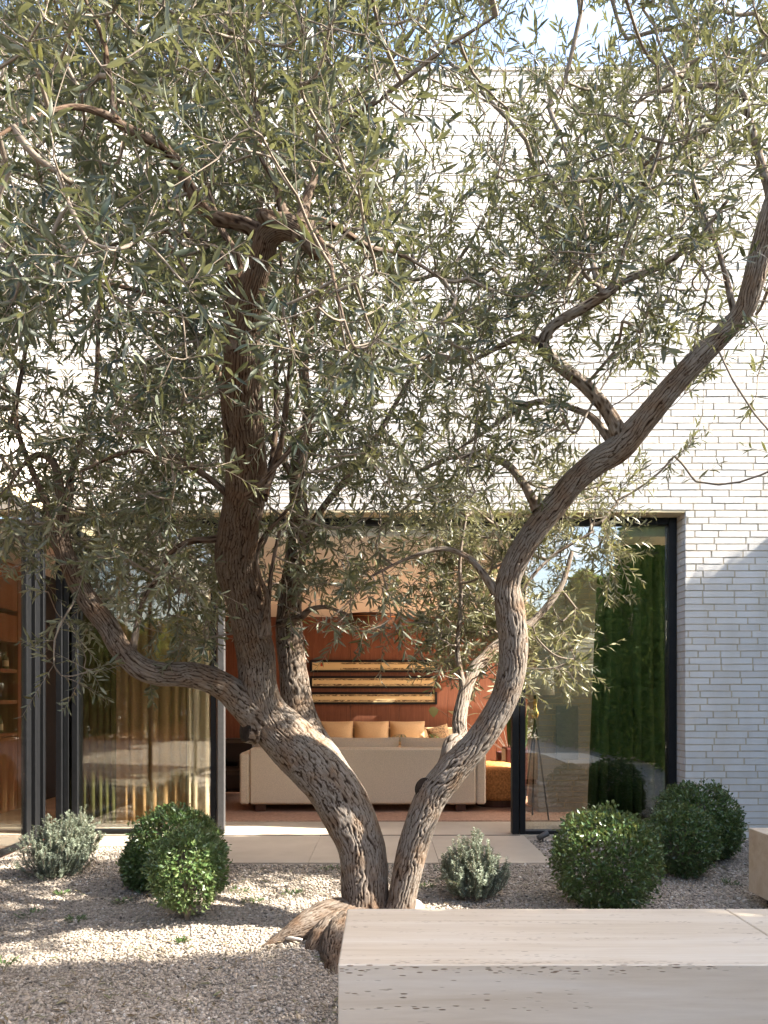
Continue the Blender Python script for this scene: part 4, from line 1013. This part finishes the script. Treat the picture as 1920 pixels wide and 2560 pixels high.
# ------------------------------------------------------------------ clipped shrubs
def ball(label, cx, cy, r, squash=1.0, seed=1, lobes=(), group='clipped box balls in the gravel', cz=None, mat='box'):
    g = np.random.default_rng(seed); z = r*squash*.97 if cz is None else cz
    t = thing('boxwood_ball', label, 'shrub', (cx, cy, 0), group)
    b = MB()
    for k in range(26):
        a = g.uniform(0, 2*np.pi); e = g.uniform(.1, 1.5); d = np.array([math.cos(a)*math.cos(e), math.sin(a)*math.cos(e), math.sin(e)])
        p0 = np.array([cx, cy, -.03]); p3 = np.array([cx, cy, z*.8])+d*r*.75
        b.tube([p0, p0+np.array([0, 0, z*.4])+d*r*.12, p3], [.010, .007, .003], 5)
    b.build('stem', M['twig'], t)
    V = []; T = []; RR = []; off = 0
    for (ox, oy, oz, rr) in ((0, 0, 0, r), *lobes):
        n = int(4*np.pi*rr*rr*9500)
        d = unit(g.normal(size=(n, 3))); bumpy = 1+.30*(fbm(d*2.4+seed, 5)-.5)+.22*(fbm(d*6+seed, 6)-.5)
        sh = 1-.30*g.random(n)**1.7; spr = g.random(n) < .06*np.clip((fbm(d*9, 8)-.45)*6, 0, 1.5); sh = np.where(spr, 1.02+.11*g.random(n), sh)
        p = d*np.array([1, 1, squash])*(rr*bumpy*sh)[:, None]+np.array([cx+ox, cy+oy, z+oz])
        gap = fbm(p*9+seed*3, 17, 2); ok = (p[:, 2] > .012) & ((gap > .36) | (g.random(n) < .25)); p = p[ok]; dd = d[ok]; n = len(p)
        ld = unit(dd*.75+g.normal(size=(n, 3))*.7+np.array([0, 0, .25])); nn = unit(dd+g.normal(size=(n, 3))*.6)
        ll = g.uniform(.020, .038, n)
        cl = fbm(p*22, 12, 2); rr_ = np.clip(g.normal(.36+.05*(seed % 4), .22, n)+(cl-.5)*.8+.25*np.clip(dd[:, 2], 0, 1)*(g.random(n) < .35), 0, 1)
        v, tr, q, r2 = leaf_mesh(p, ld, nn, ll, ll*.55, .3, .1, rr_, False)
        V.append(v); T.append(tr+off); RR.append(r2); off += len(v)
    link('foliage', make_mesh('foliage', np.concatenate(V), [np.concatenate(T)], False, {'rnd': np.concatenate(RR)}), M[mat], t)
ball('sunlit box ball standing in front of the darker ball left of the tree', -1.18, 4.62, .228, 1.05, 1, mat='box_sunlit', cz=.315)
ball('darker box ball with a side lobe partly hidden behind the sunlit one', -1.49, 5.5, .305, .95, 2, ((-.17, -.05, -.12, .2),))
ball('largest dark box ball in the gravel behind the long bench', 1.42, 4.92, .325, .98, 3)
ball('small box ball between the largest ball and the rear one', 2.27, 5.85, .265, 1.0, 4)
ball('rear box ball against the white brick pier', 2.62, 6.42, .345, .92, 5, ((.16, .02, -.12, .2),))

def rosemary(label, cx, cy, r, h, ns, seed):
    g = np.random.default_rng(seed); t = thing('rosemary_bush', label, 'shrub', (cx, cy, 0), 'grey green rosemary bushes'); b = MB(); LP = []; LD = []; LN = []; LL = []
    for k in range(ns):
        a = g.uniform(0, 2*np.pi); q = g.random()**.55
        p0 = np.array([cx+math.cos(a)*q*r*.45, cy+math.sin(a)*q*r*.45, -.01])
        lo = g.random() < .3
        hh = h*math.sqrt(max(.12, 1-.8*q*q))*(g.uniform(.35, .7) if lo else g.uniform(.78, 1.08))
        mid = p0+np.array([math.cos(a)*q*r*.55, math.sin(a)*q*r*.55, hh*.35]); p3 = np.array([cx+math.cos(a)*q*r*1.05, cy+math.sin(a)*q*r*1.05, hh])+g.normal(0, .018, 3)
        for sub in range(3):
            e0 = p0 if sub == 0 else (p0+mid*2+p3)/4+(p3-p0)*g.uniform(-.1, .25)
            e3 = p3 if sub == 0 else e0+unit(p3-p0+g.normal(0, .5, 3)*hh+np.array([0, 0, .05]))*hh*g.uniform(.3, .5)
            em = mid if sub == 0 else (e0+e3)/2+g.normal(0, .01, 3)
            tt = np.linspace(0, 1, 6)[:, None]; c = (1-tt)**2*e0+2*(1-tt)*tt*em+tt**2*e3
            b.tube(c, np.linspace(.0035, .0012, 6), 4)
            ln = np.linalg.norm(e3-e0); m = max(6, int(ln/.0055)); u = np.linspace(.12 if sub == 0 else .05, 1.02, m)[:, None]; c = (1-u)**2*e0+2*(1-u)*u*em+u*u*e3; T = unit(2*(1-u)*(em-e0)+2*u*(e3-em))
            for q_ in range(4):
                sd = unit(np.cross(T, unit(g.normal(size=(m, 3))))); LP.append(c); LD.append(unit(T*.6+sd)); LN.append(unit(T+g.normal(size=(m, 3))*.4)); LL.append(g.uniform(.012, .023, m))
    b.build('stem', M['twig'], t)
    LP, LD, LN, LL = map(np.concatenate, (LP, LD, LN, LL)); ok = LP[:, 2] > .01; LP, LD, LN, LL = LP[ok], LD[ok], LN[ok], LL[ok]
    v, T, Q, rr = leaf_mesh(LP, LD, LN, LL, LL*.34, .2, .08, np.clip(g.normal(.5, .25, len(LL)), 0, 1), False)
    link('foliage', make_mesh('foliage', v, [T], False, {'rnd': rr}), M['rosemary'], t)
rosemary('rosemary bush standing between the tree trunk and the largest box ball', .62, 5.25, .215, .42, 105, 11)
rosemary('wide pale rosemary bush in the sun at the far left', -2.5, 5.85, .26, .43, 120, 12)
rosemary('smaller rosemary bush tucked behind the wide pale one', -2.62, 6.6, .17, .36, 70, 13)

def weed(px, py, s, k):
    Y = H*F/(py-1743); c = P(px, py, Y); z = float(gheight(c[0], c[1])); n = 46
    a = rng.uniform(0, 2*np.pi, n); q = rng.random(n)**.6*s
    p = np.stack([c[0]+np.cos(a)*q, c[1]+np.sin(a)*q*1.1, np.full(n, z)+.004], -1)
    d = np.stack([np.cos(a)*.8+rng.normal(0, .3, n), np.sin(a)*.8+rng.normal(0, .3, n), rng.uniform(.3, 1.3, n)], -1)
    v, T, Q, rr = leaf_mesh(p, d, np.tile([0, 0, 1.0], (n, 1))+rng.normal(0, .3, (n, 3)), rng.uniform(.018, .045, n), rng.uniform(.006, .012, n), .3, .2)
    o = link('ground_weed', make_mesh('ground_weed', v, [T, Q], True, {'rnd': rr}), M['box'])
    tag(o, k, 'weed', 'small weeds in the gravel')
for px, py, s, lab in ((828, 2170, .075, 'low weed tuft against the left side of the tree trunk'), (735, 2237, .07, 'green weed in the gravel left of the tree root'), (598, 2232, .08, 'spreading weed beside the sunlit box ball'), (637, 2262, .085, 'flat green weed between the box ball and the root'),
                       (305, 2250, .06, 'weed left of the foot of the sunlit box ball'), (190, 2298, .055, 'small weed in the shaded gravel below the rosemary'), (78, 2280, .085, 'broad low weed near the left edge'), (10, 2402, .07, 'weed cut by the left edge of the view'),
                       (157, 2228, .04, 'tiny weed in the sunlit gravel patch at the left'), (458, 2350, .025, 'tiny sprout on the sunny gravel in front of the box balls'), (1068, 2212, .05, 'little weed between the trunk and the right rosemary'), (1826, 2205, .06, 'weed beside the right hand bench')):
    weed(px, py, s, lab)
# spotlight, stone, stick
c = P(1357, 2097, 7.18); t = thing('garden_spotlight', 'small dark bronze garden spotlight on the gravel by the black frame', 'spotlight', (c[0], c[1], 0))
d = unit(np.array([.8, .25, .35])); p = np.array([c[0], c[1], .055])
b = MB(); b.tube([p-d*.055, p+d*.05, p+d*.055], [.026, .028, .030], 16); b.build('lamp_head', M['frame2'], t, True)
b = MB(); b.tube([p-np.array([0, 0, .02]), (c[0], c[1], -.05)], .008, 8); b.build('spike', M['frame2'], t)
b = MB(); o = P(1036, 2268, 4.93); b.lathe([(.001,-.03),(.05,-.02),(.06,.005),(.045,.035),(.02,.05),(.001,.052)], (o[0], o[1], .0), 12); tag(b.build('loose_stone', M['stone'], None, True), 'pale loose stone at the foot of the right trunk', 'stone')
b = MB(); a = P(705, 2352, 4.2); e = P(755, 2332, 4.12); b.tube([(a[0], a[1], .03), ((a[0]+e[0])/2, (a[1]+e[1])/2, .045), (e[0], e[1], .05)], [.008, .009, .006], 7); tag(b.build('fallen_stick', M['stone'], None, True), 'pale dry stick lying on the root', 'stick')

# ------------------------------------------------------------------ tall hedge along the right side and behind the viewpoint
def hedge_tree_mesh(seed, h, w):
    g = np.random.default_rng(seed); n = 15000
    z = g.random(n)**.85*(h-.03)+.03; prof = w*np.clip(np.minimum(1, (h-z)/(h*.28))**.6, .05, 1)*(.8+.35*vnoise(np.stack([z*1.1, z*0, z*0], -1), seed))
    a = g.uniform(0, 2*np.pi, n); rr = prof*(1-.5*g.random(n)**2)*(.85+.4*vnoise(np.stack([np.cos(a)*2, np.sin(a)*2, z*1.6], -1), seed+3))
    p = np.stack([np.cos(a)*rr, np.sin(a)*rr, z], -1); out = np.stack([np.cos(a), np.sin(a), a*0+.5], -1)
    d = unit(out+g.normal(size=(n, 3))*.7); ll = g.uniform(.12, .22, n)
    cl = fbm(p*2.5, seed, 2)
    v, T, Q, r2 = leaf_mesh(p, d, unit(g.normal(size=(n, 3))+np.array([0, 0, .8])), ll, ll*.30, .3, .2, np.clip(g.normal(.45, .2, n)+(cl-.5)*.9, 0, 1), False)
    b = MB()
    for k in range(4):
        q = g.uniform(-.12, .12, 2); b.tube([(q[0], q[1], -.1), (q[0]*1.5, q[1]*1.5, h*.5), (q[0]*2.5, q[1]*2.5, h*.9)], [.035, .025, .008], 7)
    return make_mesh('foliage', v, [T], False, {'rnd': r2}), b
protos = []
def hedge_tree(x, y, s, k, label):
    t = thing('hedge_tree', label, 'tree', (x, y, 0), 'tall screening trees along the right side')
    if k not in protos_d:
        fm, b = hedge_tree_mesh(50+k, 4.6, .72); fm.materials.append(M['hedge'])
        tm = make_mesh('trunk', np.concatenate(b.v), [np.concatenate(p) for p in b.q.values()], True); tm.materials.append(M['twig']); protos_d[k] = (fm, tm)
    for nm, me in zip(('crown', 'trunk'), protos_d[k]):
        o = bpy.data.objects.new(nm, me); COL.objects.link(o); o.parent = t
    t.rotation_euler.z = x*7+y*3; t.scale = (1.05, 1.05, s)
protos_d = {}
g = random.Random(3); k = 0
for y in np.arange(-9.2, 6.9, 1.05):
    hedge_tree(5.75+g.uniform(-.2, .2), float(y)-(.4 if 2 < y < 2.5 else 0), g.uniform(.93, 1.06)*(1.6 if -1.2 < y < 1.1 else 1.52 if 1.1 < y < 2.5 else 1.4 if 5 < y < 5.9 else 1), k % 3, 'tall leafy screening tree in the row along the right side of the court'); k += 1  # some unseen trees made taller to shade bench, gravel and patio
for x in np.arange(4.6, -7, -1.15):
    hedge_tree(float(x), -10.2+g.uniform(-.3, .3), g.uniform(.8, 1.0), k % 3, 'tall leafy screening tree in the row behind the court'); k += 1

# ------------------------------------------------------------------ light, sky, camera
s = unit(np.array([.78, -.15, .67])); el = math.asin(s[2]); az = math.atan2(s[0], s[1])
w = bpy.data.worlds.new('World'); scene.world = w; w.use_nodes = True; nt = w.node_tree; nt.nodes.clear()
sky = nt.nodes.new('ShaderNodeTexSky'); sky.sky_type = 'NISHITA'; sky.sun_disc = False; sky.sun_elevation = el; sky.sun_rotation = az
sky.air_density = 1.0; sky.dust_density = 3.5; sky.ozone_density = 1.0; sky.altitude = 100
bg = nt.nodes.new('ShaderNodeBackground'); bg.inputs[1].default_value = .15
wo = nt.nodes.new('ShaderNodeOutputWorld'); nt.links.new(sky.outputs[0], bg.inputs[0]); nt.links.new(bg.outputs[0], wo.inputs[0])
sl = bpy.data.lights.new('Sun', 'SUN'); sl.energy = 4.4; sl.angle = R(.55); sl.color = (1, .94, .85)
so = bpy.data.objects.new('Sun', sl); COL.objects.link(so); so.location = tuple(s*30); so.rotation_euler = Vector(tuple(-s)).to_track_quat('-Z', 'Y').to_euler()
cam = bpy.data.cameras.new('Camera'); cam.sensor_fit = 'AUTO'; cam.sensor_width = 36; cam.lens = 27; cam.shift_y = 463/2560; cam.clip_start = .05; cam.clip_end = 1000
co = bpy.data.objects.new('Camera', cam); COL.objects.link(co); co.location = (0, 0, H); co.rotation_euler = (R(90), 0, 0); scene.camera = co
vs = scene.view_settings; scene.display_settings.display_device = 'sRGB'
vs.view_transform = 'Standard'; vs.look = 'None'; vs.gamma = 1; vs.use_curve_mapping = False; vs.exposure = 2.4
cy = scene.cycles; cy.max_bounces = 10; cy.diffuse_bounces = 5; cy.glossy_bounces = 4; cy.transparent_max_bounces = 12; cy.transmission_bounces = 4
cy.caustics_reflective = False; cy.caustics_refractive = False; cy.use_denoising = True; cy.sample_clamp_indirect = 8
